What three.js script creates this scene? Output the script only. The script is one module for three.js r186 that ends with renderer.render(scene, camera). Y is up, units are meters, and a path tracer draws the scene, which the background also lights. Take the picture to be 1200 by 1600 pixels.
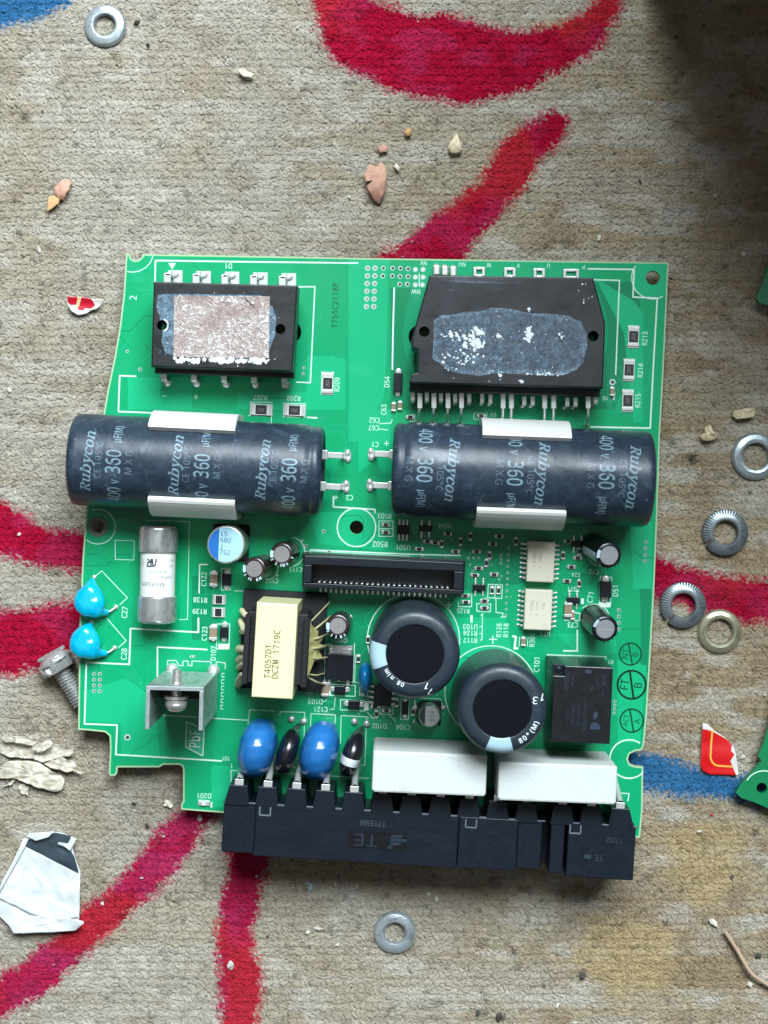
import * as THREE from 'three';
import { mergeGeometries, toCreasedNormals } from 'three/addons/utils/BufferGeometryUtils.js';
import { RoundedBoxGeometry } from 'three/addons/geometries/RoundedBoxGeometry.js';
import { MarchingCubes } from 'three/addons/objects/MarchingCubes.js';
import { RectAreaLightUniformsLib } from 'three/addons/lights/RectAreaLightUniformsLib.js';

// ---------------------------------------------------------------- camera, light, exposure
const scene = new THREE.Scene();
scene.background = new THREE.Color(0.024, 0.025, 0.027);   // a dim room
const HB = 5.8;                                   // board top above the carpet, mm
const CAM = 375;                                  // lens above the board top, mm
const camera = new THREE.PerspectiveCamera(2 * Math.atan(800 / 2500) * 180 / Math.PI, 0.75, 0.02, 10);
camera.up.set(0, 0, -1);
camera.position.set(0, (CAM + HB) / 1000, 0);
camera.lookAt(0, 0, 0);
camera.setViewOffset(1200, 1600, -22, 55, 1200, 1600);   // the lens is not quite over the middle of the frame
const renderer = new THREE.WebGLRenderer();
renderer.toneMapping = THREE.LinearToneMapping;
renderer.toneMappingExposure = 1.0;
renderer.shadowMap.enabled = true;
RectAreaLightUniformsLib.init();
const aim = (o, x, y, z, tx, ty, tz) => { o.position.set(x, y, z); o.lookAt(tx, ty, tz); scene.add(o); return o; };
// daylight from a window beyond the top of the picture, and the pale ceiling above it all
const windowLight = aim(new THREE.RectAreaLight(0xecf8ff, 26.0, 0.85, 0.62), 0.2, 1.04, -0.75, 0, 0, 0); windowLight.name = 'window_light';
const ceilingLight = aim(new THREE.RectAreaLight(0xfdfbf6, 0.25, 2.6, 2.6), -0.7, 2.0, 0.1, -0.7, 0, 0.1); ceilingLight.name = 'ceiling_light';

// ---------------------------------------------------------------- helpers (lengths in mm)
let seed = 7;
const rnd = () => { seed = (seed + 0x6d2b79f5) | 0; let t = Math.imul(seed ^ (seed >>> 15), 1 | seed); t = (t + Math.imul(t ^ (t >>> 7), 61 | t)) ^ t; return ((t ^ (t >>> 14)) >>> 0) / 4294967296; };
const rr = (a, b) => a + (b - a) * rnd();
const D2R = Math.PI / 180;
const NX = 622, NY = 745;
const sc = (h) => 0.15 * (1 - h / CAM);
const X = (px, h = 0) => (px - NX) * sc(h), Z = (py, h = 0) => (py - NY) * sc(h);
const h2 = (x, y) => { let n = Math.imul(x, 374761393) + Math.imul(y, 668265263); n = Math.imul(n ^ (n >>> 13), 1274126177); return ((n ^ (n >>> 16)) >>> 0) / 4294967296; };
const vn = (x, y) => { const i = Math.floor(x), j = Math.floor(y), f = x - i, g = y - j, u = f * f * (3 - 2 * f), v = g * g * (3 - 2 * g); return (h2(i, j) * (1 - u) + h2(i + 1, j) * u) * (1 - v) + (h2(i, j + 1) * (1 - u) + h2(i + 1, j + 1) * u) * v; };
const fbm = (x, y, o = 4) => { let s = 0, a = 0.5, n = 0; for (let k = 0; k < o; k++) { s += a * vn(x, y); n += a; x = x * 2.03 + 17.1; y = y * 2.03 + 9.7; a *= 0.5; } return s / n; };
const smooth = (a, b, x) => { const t = Math.min(1, Math.max(0, (x - a) / (b - a))); return t * t * (3 - 2 * t); };

function clean(g) {
  let q = g.index ? g.toNonIndexed() : g;
  for (const k of Object.keys(q.attributes)) if (!['position', 'normal', 'uv'].includes(k)) q.deleteAttribute(k);
  if (!q.attributes.normal) q.computeVertexNormals();
  if (!q.attributes.uv) q.setAttribute('uv', new THREE.BufferAttribute(new Float32Array(q.attributes.position.count * 2), 2));
  q.morphAttributes = {}; q.clearGroups();
  return q;
}
const T = (g, x = 0, y = 0, z = 0, ry = 0, rx = 0, rz = 0) => { if (rx) g.rotateX(rx * D2R); if (rz) g.rotateZ(rz * D2R); if (ry) g.rotateY(ry * D2R); return g.translate(x, y, z); };
const RB = (w, h, d, r = 0.2, s = 2) => { r = Math.min(r, w / 2.01, h / 2.01, d / 2.01); return clean(new RoundedBoxGeometry(w, h, d, s, r)).translate(0, h / 2, 0); };
const CY = (r1, r2, h, n = 24) => clean(new THREE.CylinderGeometry(r2, r1, h, n)).translate(0, h / 2, 0);
const LA = (pts, n = 48) => clean(new THREE.LatheGeometry(pts.map(([r, y]) => new THREE.Vector2(Math.max(r, 1e-4), y)), n));
const crease = (g, a = 0.45) => toCreasedNormals(g, a);
const SP = (r, sx = 1, sy = 1, sz = 1, n = 16) => clean(new THREE.SphereGeometry(r, n, Math.max(8, n * 0.7 | 0))).scale(sx, sy, sz);
const V = (p) => new THREE.Vector3(p[0], p[1], p[2]);
const TB = (pts, r, n = 24, k = 8) => clean(new THREE.TubeGeometry(new THREE.CatmullRomCurve3(pts.map(V), false, 'catmullrom', 0.3), n, r, k, false));
const shapeOf = (pts) => new THREE.Shape(pts.map(([x, z]) => new THREE.Vector2(x, -z)));
function EX(pts, h, b = 0, holes = []) {          // outline in x, z; rises from y = 0
  const s = shapeOf(pts);
  for (const [x, z, r] of holes) { const p = new THREE.Path(); p.absarc(x, -z, r, 0, Math.PI * 2, true); s.holes.push(p); }
  const g = new THREE.ExtrudeGeometry(s, { depth: h - 2 * b, bevelEnabled: b > 0, bevelThickness: b, bevelSize: b, bevelOffset: -b, bevelSegments: 2, curveSegments: 24 });
  return clean(g.rotateX(-Math.PI / 2)).translate(0, b, 0);
}
const AX = (g, dir) => g.applyQuaternion(new THREE.Quaternion().setFromUnitVectors(new THREE.Vector3(0, 1, 0), V(dir).normalize()));   // y axis to dir
function planar(g, x0, z0, w, d) { const p = g.attributes.position, u = g.attributes.uv; for (let i = 0; i < p.count; i++) u.setXY(i, (p.getX(i) - x0) / w, 1 - (p.getZ(i) - z0) / d); return g; }
function mesh(parent, name, geos, mat) {
  const list = Array.isArray(geos) ? geos : [geos];
  const g = (list.length > 1 ? mergeGeometries(list) : list[0].clone()).scale(0.001, 0.001, 0.001);
  const m = new THREE.Mesh(g, mat); m.name = name; m.castShadow = m.receiveShadow = true;
  parent.add(m); return m;
}
function patch(outline, yf, thick, rings = 7, segs = 56, uvBox) {   // a thin star-shaped sheet: outline in x, z, height yf(x, z)
  const n = outline.length, cx = outline.reduce((a, p) => a + p[0], 0) / n, cz = outline.reduce((a, p) => a + p[1], 0) / n;
  const len = []; let tot = 0;
  for (let i = 0; i < n; i++) { len.push(tot); tot += Math.hypot(outline[(i + 1) % n][0] - outline[i][0], outline[(i + 1) % n][1] - outline[i][1]); }
  const rim = [];
  for (let k = 0; k < segs; k++) { const t = k / segs * tot; let i = n - 1; while (len[i] > t) i--; const a = outline[i], b = outline[(i + 1) % n], l = (i + 1 < n ? len[i + 1] : tot) - len[i], f = (t - len[i]) / l; rim.push([a[0] + (b[0] - a[0]) * f, a[1] + (b[1] - a[1]) * f]); }
  const pos = [], idx = [], up = [];
  for (let s = 0; s < 2; s++) for (let r = 0; r <= rings; r++) for (let k = 0; k < segs; k++) { const f = Math.pow(r / rings, 0.8) + (r ? 0 : 0.001), x = cx + (rim[k][0] - cx) * f, z = cz + (rim[k][1] - cz) * f; pos.push(x, yf(x, z, r / rings) - s * thick, z); }
  const N = (rings + 1) * segs;
  for (let s = 0; s < 2; s++) for (let r = 0; r < rings; r++) for (let k = 0; k < segs; k++) { const a = s * N + r * segs + k, b = s * N + r * segs + (k + 1) % segs, c = a + segs, d = b + segs; if (s) idx.push(a, c, b, b, c, d); else idx.push(a, b, c, b, d, c); }
  for (let k = 0; k < segs; k++) { const a = rings * segs + k, b = rings * segs + (k + 1) % segs; idx.push(a, b, a + N, b, b + N, a + N); }
  const g = new THREE.BufferGeometry(); g.setAttribute('position', new THREE.Float32BufferAttribute(pos, 3));
  const uv = []; for (let i = 0; i < pos.length; i += 3) { const q = uvBox || [cx - 10, cz - 10, 20, 20]; uv.push((pos[i] - q[0]) / q[2], 1 - (pos[i + 2] - q[1]) / q[3]); }
  g.setAttribute('uv', new THREE.Float32BufferAttribute(uv, 2)); g.setIndex(idx); g.computeVertexNormals();
  // check the winding: the first top face must look up
  if (g.attributes.normal.getY(segs * 2 + 3) < 0) { for (let i = 0; i < idx.length; i += 3) { const t = idx[i + 1]; idx[i + 1] = idx[i + 2]; idx[i + 2] = t; } g.setIndex(idx); g.computeVertexNormals(); }
  return clean(g);
}
function sdf(fn, c, half, n = 44) {               // mesh of fn < 0 inside the cube c +- half
  const mc = new MarchingCubes(n, new THREE.MeshStandardMaterial(), false, false, 60000);
  const P = (i) => (i - n / 2) / (n / 2) * half;
  for (let k = 0; k < n; k++) for (let j = 0; j < n; j++) for (let i = 0; i < n; i++) mc.field[i + j * n + k * n * n] = -fn(c[0] + P(i), c[1] + P(j), c[2] + P(k));
  mc.isolation = 0; mc.update();
  const cnt = mc.count ?? mc.geometry.drawRange.count, src = mc.positionArray, pos = new Float32Array(cnt * 3), nor = new Float32Array(cnt * 3), e = half * 0.004;
  for (let i = 0; i < cnt; i++) {
    const x = c[0] + src[i * 3] * half, y = c[1] + src[i * 3 + 1] * half, z = c[2] + src[i * 3 + 2] * half;
    pos.set([x, y, z], i * 3);
    const v = new THREE.Vector3(fn(x + e, y, z) - fn(x - e, y, z), fn(x, y + e, z) - fn(x, y - e, z), fn(x, y, z + e) - fn(x, y, z - e)).normalize(); nor.set([v.x, v.y, v.z], i * 3);
  }
  const a = new THREE.Vector3(), b = new THREE.Vector3(), t = new THREE.Vector3(), w = new THREE.Vector3(); let vote = 0;
  for (let i = 0; i + 2 < cnt && i < 300; i += 3) { a.fromArray(pos, i * 3); b.fromArray(pos, i * 3 + 3).sub(a); t.fromArray(pos, i * 3 + 6).sub(a); w.fromArray(nor, i * 3); vote += Math.sign(b.cross(t).dot(w)); }
  if (vote < 0) for (let i = 0; i < cnt; i += 3) for (const q of [pos, nor]) for (let k = 0; k < 3; k++) { const s = q[i * 3 + 3 + k]; q[i * 3 + 3 + k] = q[i * 3 + 6 + k]; q[i * 3 + 6 + k] = s; }
  const g = new THREE.BufferGeometry(); g.setAttribute('position', new THREE.BufferAttribute(pos, 3)); g.setAttribute('normal', new THREE.BufferAttribute(nor, 3));
  return clean(g);
}
const smin = (a, b, k) => { const h = Math.max(k - Math.abs(a - b), 0) / k; return Math.min(a, b) - h * h * k * 0.25; };
const cap3 = (p, a, b, ra, rb) => { const d = [b[0] - a[0], b[1] - a[1], b[2] - a[2]], q = [p[0] - a[0], p[1] - a[1], p[2] - a[2]]; const t = Math.min(1, Math.max(0, (q[0] * d[0] + q[1] * d[1] + q[2] * d[2]) / (d[0] * d[0] + d[1] * d[1] + d[2] * d[2]))); return Math.hypot(q[0] - d[0] * t, q[1] - d[1] * t, q[2] - d[2] * t) - (ra + (rb - ra) * t); };

// ---------------------------------------------------------------- textures and materials
function canvas(w, h, draw, srgb = true) {
  const c = document.createElement('canvas'); c.width = w; c.height = h; const x = c.getContext('2d'); draw(x, w, h);
  const t = new THREE.CanvasTexture(c); if (srgb) t.colorSpace = THREE.SRGBColorSpace; t.magFilter = THREE.LinearFilter; t.wrapS = t.wrapT = THREE.ClampToEdgeWrapping; return t;
}
function gray(w, h, f) { const d = new Uint8Array(w * h * 4); for (let y = 0; y < h; y++) for (let x = 0; x < w; x++) { const v = Math.max(0, Math.min(255, f(x / w, y / h) * 255)), o = (y * w + x) * 4; d[o] = d[o + 1] = d[o + 2] = v; d[o + 3] = 255; } const t = new THREE.DataTexture(d, w, h); t.wrapS = t.wrapT = THREE.RepeatWrapping; t.magFilter = THREE.LinearFilter; t.needsUpdate = true; return t; }
function text(x, s, px, py, size, rot, color, font = 'monospace', sx = 1, slant = 0) { x.save(); x.translate(px, py); x.rotate(rot * D2R); x.transform(sx, 0, -slant, 1, 0, 0); x.fillStyle = color; x.font = `${size}px ${font}`; x.textAlign = 'center'; x.textBaseline = 'middle'; x.fillText(s, 0, 0); x.restore(); }
function blobs(x, n, x0, y0, w, h, r0, r1, style) { x.fillStyle = style; for (let i = 0; i < n; i++) { x.beginPath(); x.ellipse(x0 + rnd() * w, y0 + rnd() * h, rr(r0, r1), rr(r0, r1) * rr(0.4, 1), rr(0, 3), 0, 7); x.fill(); } }
function scratches(x, n, w, h, l0, l1, style, lw = 1) { x.strokeStyle = style; for (let i = 0; i < n; i++) { const a = rr(0, 6.3), l = rr(l0, l1), px = rnd() * w, py = rnd() * h; x.lineWidth = lw * rr(0.4, 1.4); x.beginPath(); x.moveTo(px, py); x.quadraticCurveTo(px + Math.cos(a) * l * 0.5 + rr(-3, 3), py + Math.sin(a) * l * 0.5 + rr(-3, 3), px + Math.cos(a) * l, py + Math.sin(a) * l); x.stroke(); } }
function grain(x, w, h, amp, k = 1) { const im = x.getImageData(0, 0, w, h), d = im.data; for (let j = 0; j < h; j++) for (let i = 0; i < w; i++) { const o = (j * w + i) * 4, n = 1 + amp * (0.9 * (fbm(i / (34 * k) + 5, j / (34 * k), 3) - 0.5) + 0.7 * (vn(i / (3.2 * k), j / (3.2 * k)) - 0.5) + 0.8 * (vn(i / (9 * k) + 70, j / (9 * k)) - 0.5)); for (let q = 0; q < 3; q++) d[o + q] = Math.max(0, Math.min(255, d[o + q] * n)); } x.putImageData(im, 0, 0); }
const roughNoise = gray(256, 256, (u, v) => 0.55 + 0.45 * fbm(u * 14, v * 14, 4));
const wear = gray(256, 256, (u, v) => { const n = fbm(u * 9 + 3, v * 9, 4), g = fbm(u * 60, v * 20 + 8, 2); return 0.98 - 0.3 * smooth(0.48, 0.7, n) - 0.16 * smooth(0.55, 0.75, g); });
const bumpNoise = gray(256, 256, (u, v) => fbm(u * 40, v * 40, 3));
const M = (o) => new THREE.MeshStandardMaterial(o);
const P = (o) => new THREE.MeshPhysicalMaterial(o);
const black = P({ color: 0x0c131b, specularIntensity: 0.7, roughness: 0.5, roughnessMap: roughNoise });
const blackMatt = M({ color: 0x0d1014, roughness: 0.75 });
const blackGloss = P({ color: 0x0c0d0f, roughness: 0.25, clearcoat: 0.4, clearcoatRoughness: 0.2 });
const navy = P({ color: 0x0e1722, specularIntensity: 0.7, roughness: 0.52, roughnessMap: roughNoise });
const ferrite = M({ color: 0x17171a, roughness: 0.6, bumpMap: bumpNoise, bumpScale: 0.0001 });
const silver = M({ color: 0xd8d8d4, metalness: 0.75, roughness: 0.32, roughnessMap: roughNoise });
const solder = M({ color: 0xdcdedc, metalness: 0.6, roughness: 0.3 });
const tin = M({ map: wear, color: 0xd0d3d3, metalness: 0.7, roughness: 0.36, roughnessMap: roughNoise });
const zinc = M({ map: wear, color: 0xb8c4c8, metalness: 0.6, roughness: 0.42, roughnessMap: roughNoise, bumpMap: bumpNoise, bumpScale: 0.00003 });
const zincDark = M({ map: wear, color: 0x8b969a, metalness: 0.6, roughness: 0.36, roughnessMap: roughNoise });
const zincYellow = M({ map: wear, color: 0xb0ad92, metalness: 0.55, roughness: 0.42, roughnessMap: roughNoise });
const alu = M({ map: wear, color: 0xb9c2c3, metalness: 0.5, roughness: 0.44, roughnessMap: roughNoise });
const whitePlastic = M({ color: 0xdededa, roughness: 0.45 });
const ceramic = M({ color: 0xe2e2dc, roughness: 0.6 });
const cream = M({ color: 0xd9d3ad, roughness: 0.6 });
const mlcc = M({ color: 0x8d7a63, roughness: 0.5 });
const fr4 = M({ color: 0xa9b98a, roughness: 0.6 });

// ---------------------------------------------------------------- carpet
const inPoly = (p, x, y) => { let c = false; for (let i = 0, j = p.length - 1; i < p.length; j = i++) { const [xi, yi] = p[i], [xj, yj] = p[j]; if ((yi > y) !== (yj > y) && x < (xj - xi) * (y - yi) / (yj - yi) + xi) c = !c; } return c; };
const pl = (s) => { const a = s.trim().split(/[\s,]+/).map(Number), o = []; for (let i = 0; i < a.length; i += 2) o.push([a[i], a[i + 1]]); return o; };
const RED = [
  '470,-160 484,-60 488,0 494,40 508,72 520,95 548,112 580,128 600,138 640,150 685,158 712,166 745,160 775,153 830,140 850,124 880,108 918,90 947,68 954,40 968,20 976,-20 985,-120 950,-120 935,-20 934,0 917,19 876,31 834,44 780,46 730,31 688,19 659,27 638,17 584,0 560,-60 540,-160',
  '857,169 873,171 888,180 890,194 884,212 872,228 854,243 838,258 824,288 806,310 788,330 770,352 747,376 730,396 700,430 560,430 601,392 642,367 672,342 713,312 747,283 757,262 767,246 784,222 801,204 824,194 842,183',
  '-80,750 0,778 42,806 81,828 127,830 240,836 240,900 127,893 65,887 0,867 -80,840',
  '-80,968 0,956 60,946 92,944 127,940 240,940 240,990 150,1002 110,1022 85,1038 60,1047 30,1054 0,1060 -80,1076',
  '420,1120 300,1238 283,1265 250,1294 221,1332 192,1365 162,1394 133,1419 79,1469 42,1498 0,1523 -90,1560 -90,1660 0,1590 54,1565 83,1548 129,1498 158,1473 187,1448 225,1411 250,1386 283,1348 308,1319 329,1282 360,1240 460,1180',
  '350,1230 352,1340 354,1373 342,1427 335,1490 340,1532 344,1600 346,1700 404,1700 404,1600 410,1532 406,1507 394,1473 400,1427 412,1373 421,1340 430,1230',
  '900,838 1026,865 1057,882 1108,898 1147,898 1200,906 1300,915 1300,985 1200,974 1162,972 1104,956 1060,944 1022,935 900,925'].map(pl);
const BLUE = ['-80,-120 130,-120 108,0 90,15 70,28 40,36 0,42 -80,52', '880,1160 1000,1176 1030,1180 1060,1190 1100,1203 1146,1212 1220,1222 1220,1262 1146,1252 1090,1248 1040,1241 1000,1231 880,1212'].map(pl);
const boxes = (l) => l.map((p) => ({ p, b: [Math.min(...p.map((q) => q[0])) - 9, Math.max(...p.map((q) => q[0])) + 9, Math.min(...p.map((q) => q[1])) - 9, Math.max(...p.map((q) => q[1])) + 9] }));
const REDB = boxes(RED), BLUEB = boxes(BLUE);
const hit = (list, x, y) => list.some(({ p, b }) => x > b[0] && x < b[1] && y > b[2] && y < b[3] && inPoly(p, x, y));
const spots = []; for (let i = 0; i < 90; i++) spots.push([rr(-80, 1280), rr(-80, 1680), rr(3, 9), rr(0.2, 0.75)]);
spots.push([38, 182, 12, 0.6], [118, 225, 7, 0.7], [1082, 717, 13, 0.85], [910, 1523, 11, 0.7], [1185, 1493, 8, 0.8], [783, 1592, 9, 0.8], [760, 1585, 7, 0.6], [58, 565, 9, 0.5], [66, 655, 10, 0.45], [1050, 690, 9, 0.5]);
const lin = (r, g, b) => [Math.pow(r / 255, 2.2), Math.pow(g / 255, 2.2), Math.pow(b / 255, 2.2)];
const C_GREY = lin(163, 156, 143), C_BEIGE = lin(156, 144, 121), C_WARM = lin(152, 132, 102), C_BROWN = lin(134, 117, 95), C_YEL = lin(166, 146, 108), C_PALE = lin(177, 171, 160);
const C_RED = lin(156, 26, 52), C_MAG = lin(162, 48, 84), C_ORA = lin(168, 46, 52), C_BLUE = lin(44, 94, 138), C_BLUE2 = lin(66, 114, 152);
const mix = (a, b, t) => [a[0] + (b[0] - a[0]) * t, a[1] + (b[1] - a[1]) * t, a[2] + (b[2] - a[2]) * t];
function carpetColor(x, y, fuzz) {                 // x, y in pattern units of 0.1523 mm
  const jx = x + fuzz * rr(-1, 1) + (fbm(x / 22, y / 22, 2) - 0.5) * 12, jy = y + fuzz * rr(-1, 1) + (fbm(x / 22 + 50, y / 22, 2) - 0.5) * 12;
  const n = fbm(x / 130 + 3, y / 130 + 8, 3), m = fbm(x / 46 + 31, y / 30, 3), band = fbm(x / 260, y / 17 + 4, 3);
  let c;
  if (hit(REDB, jx, jy)) { c = mix(C_RED, C_MAG, smooth(0.42, 0.62, m) * 0.5 + 0.5 * smooth(1000, 1400, y)); c = mix(c, C_ORA, smooth(0.55, 0.7, n) * 0.8); return c; }
  if (hit(BLUEB, jx, jy)) return mix(C_BLUE, C_BLUE2, m);
  c = mix(C_GREY, C_BEIGE, smooth(0.36, 0.62, n) * 0.45 + 0.35 * smooth(350, 1000, x));
  c = mix(c, C_WARM, smooth(0.42, 0.62, band) * smooth(500, 1100, x) * 0.6);
  c = mix(c, C_BROWN, smooth(0.54, 0.74, m) * (0.3 + 0.25 * smooth(600, 1000, x)));
  c = mix(c, C_PALE, smooth(0.52, 0.68, fbm(x / 70 + 90, y / 24, 3)) * 0.7);
  const e = (cx, cy, rx, ry) => 1 - smooth(0.55, 1.1, Math.hypot((jx - cx) / rx, (jy - cy) / ry) + (m - 0.5) * 0.6);
  c = mix(c, C_YEL, 0.75 * Math.max(e(1105, 1355, 85, 72), e(985, 1490, 105, 75), 0.6 * e(870, 60, 60, 40)));
  c = mix(c, C_BROWN, 0.5 * Math.max(e(1010, 1400, 75, 55), e(1130, 1500, 60, 55)));
  for (const [sx, sy, r, k] of spots) { const d = Math.hypot(x - sx, y - sy); if (d < r) c = mix(c, [0.05, 0.045, 0.04], k * (1 - smooth(r * 0.3, r, d))); }
  return c;
}
const SCP = sc(-HB);                                // mm per pattern unit on the carpet
const CX = (px) => (px - NX) * SCP, CZ = (py) => (py - NY) * SCP;
const carpetTex = (() => {
  const w = 640, h = 800, d = new Uint8Array(w * h * 4), x0 = -500, y0 = -700, sw = 2200 / w, sh = 2800 / h;
  for (let j = 0; j < h; j++) for (let i = 0; i < w; i++) { const c = carpetColor(x0 + (i + 0.5) * sw, y0 + (j + 0.5) * sh, 8), o = ((h - 1 - j) * w + i) * 4; for (let k = 0; k < 3; k++) d[o + k] = Math.min(255, Math.pow(c[k], 1 / 2.2) * 255); d[o + 3] = 255; }
  const t = new THREE.DataTexture(d, w, h); t.colorSpace = THREE.SRGBColorSpace; t.magFilter = THREE.LinearFilter; t.needsUpdate = true; return t;
})();
const carpetGeo = RB(2200 * SCP, 4, 2800 * SCP, 0.5, 1); carpetGeo.translate(CX(600), -4.6, CZ(700)); planar(carpetGeo, CX(-500), CZ(-700), 2200 * SCP, 2800 * SCP);
const carpet = mesh(scene, 'carpet', carpetGeo, P({ map: carpetTex, roughness: 1, specularIntensity: 0.1 }));
carpet.userData = { kind: 'structure', label: 'worn grey beige carpet with red, blue and yellowish strokes under everything', category: 'carpet' };
const OUT = pl(`197,397 201,396 203,398 205,404 210,407 217,406 222,401 223,397 400,400 560,403 700,405 900,408 1045,410 1038,560 1031,688 1027,810 1022,930 1015,1050 1011,1115 1008,1148 1006,1165 1003,1172 992,1174 984,1178 981,1186 984,1194 992,1197 1005,1198 1004,1268 1000,1309 347,1270 283,1265 283,1256 286,1252 286,1202 284,1197 280,1195 255,1195 249,1199 184,1199 183,1208 180,1212 172,1212 170,1209 172,1167 171,1150 164,1144 135,1141 122,1140 123,1060 124,980 129,870 135,795 150,705 162,645 168,610 179,557 187,510 193,460`);
{ // the matted pile: flattened yarn ends, with loose fibres lying over them
  const inner = OUT.map(([x, y]) => [600 + (x - 600) * 0.955, 840 + (y - 840) * 0.955]), o = new THREE.Object3D(), col = new THREE.Color();
  const lay = (name, geo, sx, sy, put) => {
    const list = [];
    for (let y = -110; y < 1712; y += sy) for (let x = -110; x < 1312; x += sx) { const px = x + rr(-0.6, 0.6) * sx, py = y + rr(-0.6, 0.6) * sy; if (px > 150 && px < 990 && py > 420 && py < 1290 && inPoly(inner, px, py)) continue; list.push(px, py); }
    const n = list.length / 2, im = new THREE.InstancedMesh(geo, P({ color: 0xffffff, roughness: 1, specularIntensity: 0, side: THREE.DoubleSide }), n);
    for (let i = 0; i < n; i++) {
      const px = list[2 * i], py = list[2 * i + 1], a = carpetColor(px, py, 9), b = carpetColor(px, py, 9), c = carpetColor(px, py, 9), tone = put(px, py) / 3;
      o.updateMatrix(); im.setMatrixAt(i, o.matrix); im.setColorAt(i, col.setRGB((a[0] + b[0] + c[0]) * tone, (a[1] + b[1] + c[1]) * tone, (a[2] + b[2] + c[2]) * tone));
    }
    im.name = name; im.userData = { kind: 'stuff' }; im.castShadow = im.receiveShadow = true; carpet.add(im);
  };
  lay('carpet_pile', new THREE.IcosahedronGeometry(0.001, 1), 3.9, 3.7, (px, py) => {
    const la = fbm(px / 90, py / 40, 2) * 5, rib = 0.1 * Math.sin(py / 12.4 * 6.283 + 2 * fbm(px / 200, py / 60, 2));
    o.position.set(CX(px) / 1000, (-0.56 + rib + rr(-0.05, 0.05) + 0.12 * (vn(px / 9, py / 9) - 0.5)) / 1000, CZ(py) / 1000);
    o.rotation.set(rr(-0.35, 0.35), la + rr(-0.9, 0.9), rr(-0.35, 0.35)); const q = rr(0.85, 1.15); o.scale.set(0.66 * q, 0.3 * rr(0.85, 1.2), 0.42 * q);
    return 0.95 + 0.2 * (vn(px / 7.5 + 40, py / 5.5) - 0.5) + 0.16 * (vn(px / 17 + 4, py / 12) - 0.5) + rr(-0.07, 0.07) - (rnd() < 0.03 ? rr(0.1, 0.3) : 0) - 0.35 * smooth(0.68, 0.82, fbm(px / 11 + 60, py / 8, 2));
  });
  const f = []; { const w = 0.045, pts = []; for (let k = 0; k < 5; k++) { const t = k / 4, x = (t - 0.5) * 1.7, z = 0.28 * Math.sin(t * 4), y = 0.22 * Math.sin(t * Math.PI); pts.push([x, y, z - w], [x, y + 0.02, z + w]); } for (let k = 0; k < 4; k++) { const q = pts.slice(2 * k, 2 * k + 4); f.push(...q[0], ...q[1], ...q[2], ...q[1], ...q[3], ...q[2]); } }
  const fg = new THREE.BufferGeometry(); fg.setAttribute('position', new THREE.Float32BufferAttribute(f, 3)); fg.computeVertexNormals(); fg.scale(0.001, 0.001, 0.001);
  lay('loose_fibres', fg, 7, 6.5, (px, py) => { o.position.set(CX(px) / 1000, (-0.26 + rr(-0.06, 0.05)) / 1000, CZ(py) / 1000); o.rotation.set(rr(-0.2, 0.2), rr(0, 6.28), rr(-0.2, 0.2)); o.scale.setScalar(rr(0.6, 1.2)); return rr(0.9, 1.25); });
}

// ---------------------------------------------------------------- the circuit board
const board = new THREE.Group(); board.name = 'circuit_board'; board.position.set(0, HB / 1000, 0);
board.userData = { label: 'large green circuit board in the middle, packed with components and two long capacitors', category: 'circuit board' };
scene.add(board);
// a component: a Group on the board at a measured place, rot in degrees clockwise
function part(name, px, py, h = 0, rot = 2.5, label) { const g = new THREE.Group(); g.name = name; g.position.set(X(px, h) / 1000, 0.00005, Z(py, h) / 1000); g.rotation.y = -rot * D2R; if (label) g.userData.label = label; g.o = [X(px, h), Z(py, h)]; board.add(g); return g; }
const loc = (g, pts, h) => pts.map(([x, y]) => [X(x, h) - g.o[0], Z(y, h) - g.o[1]]);

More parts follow.
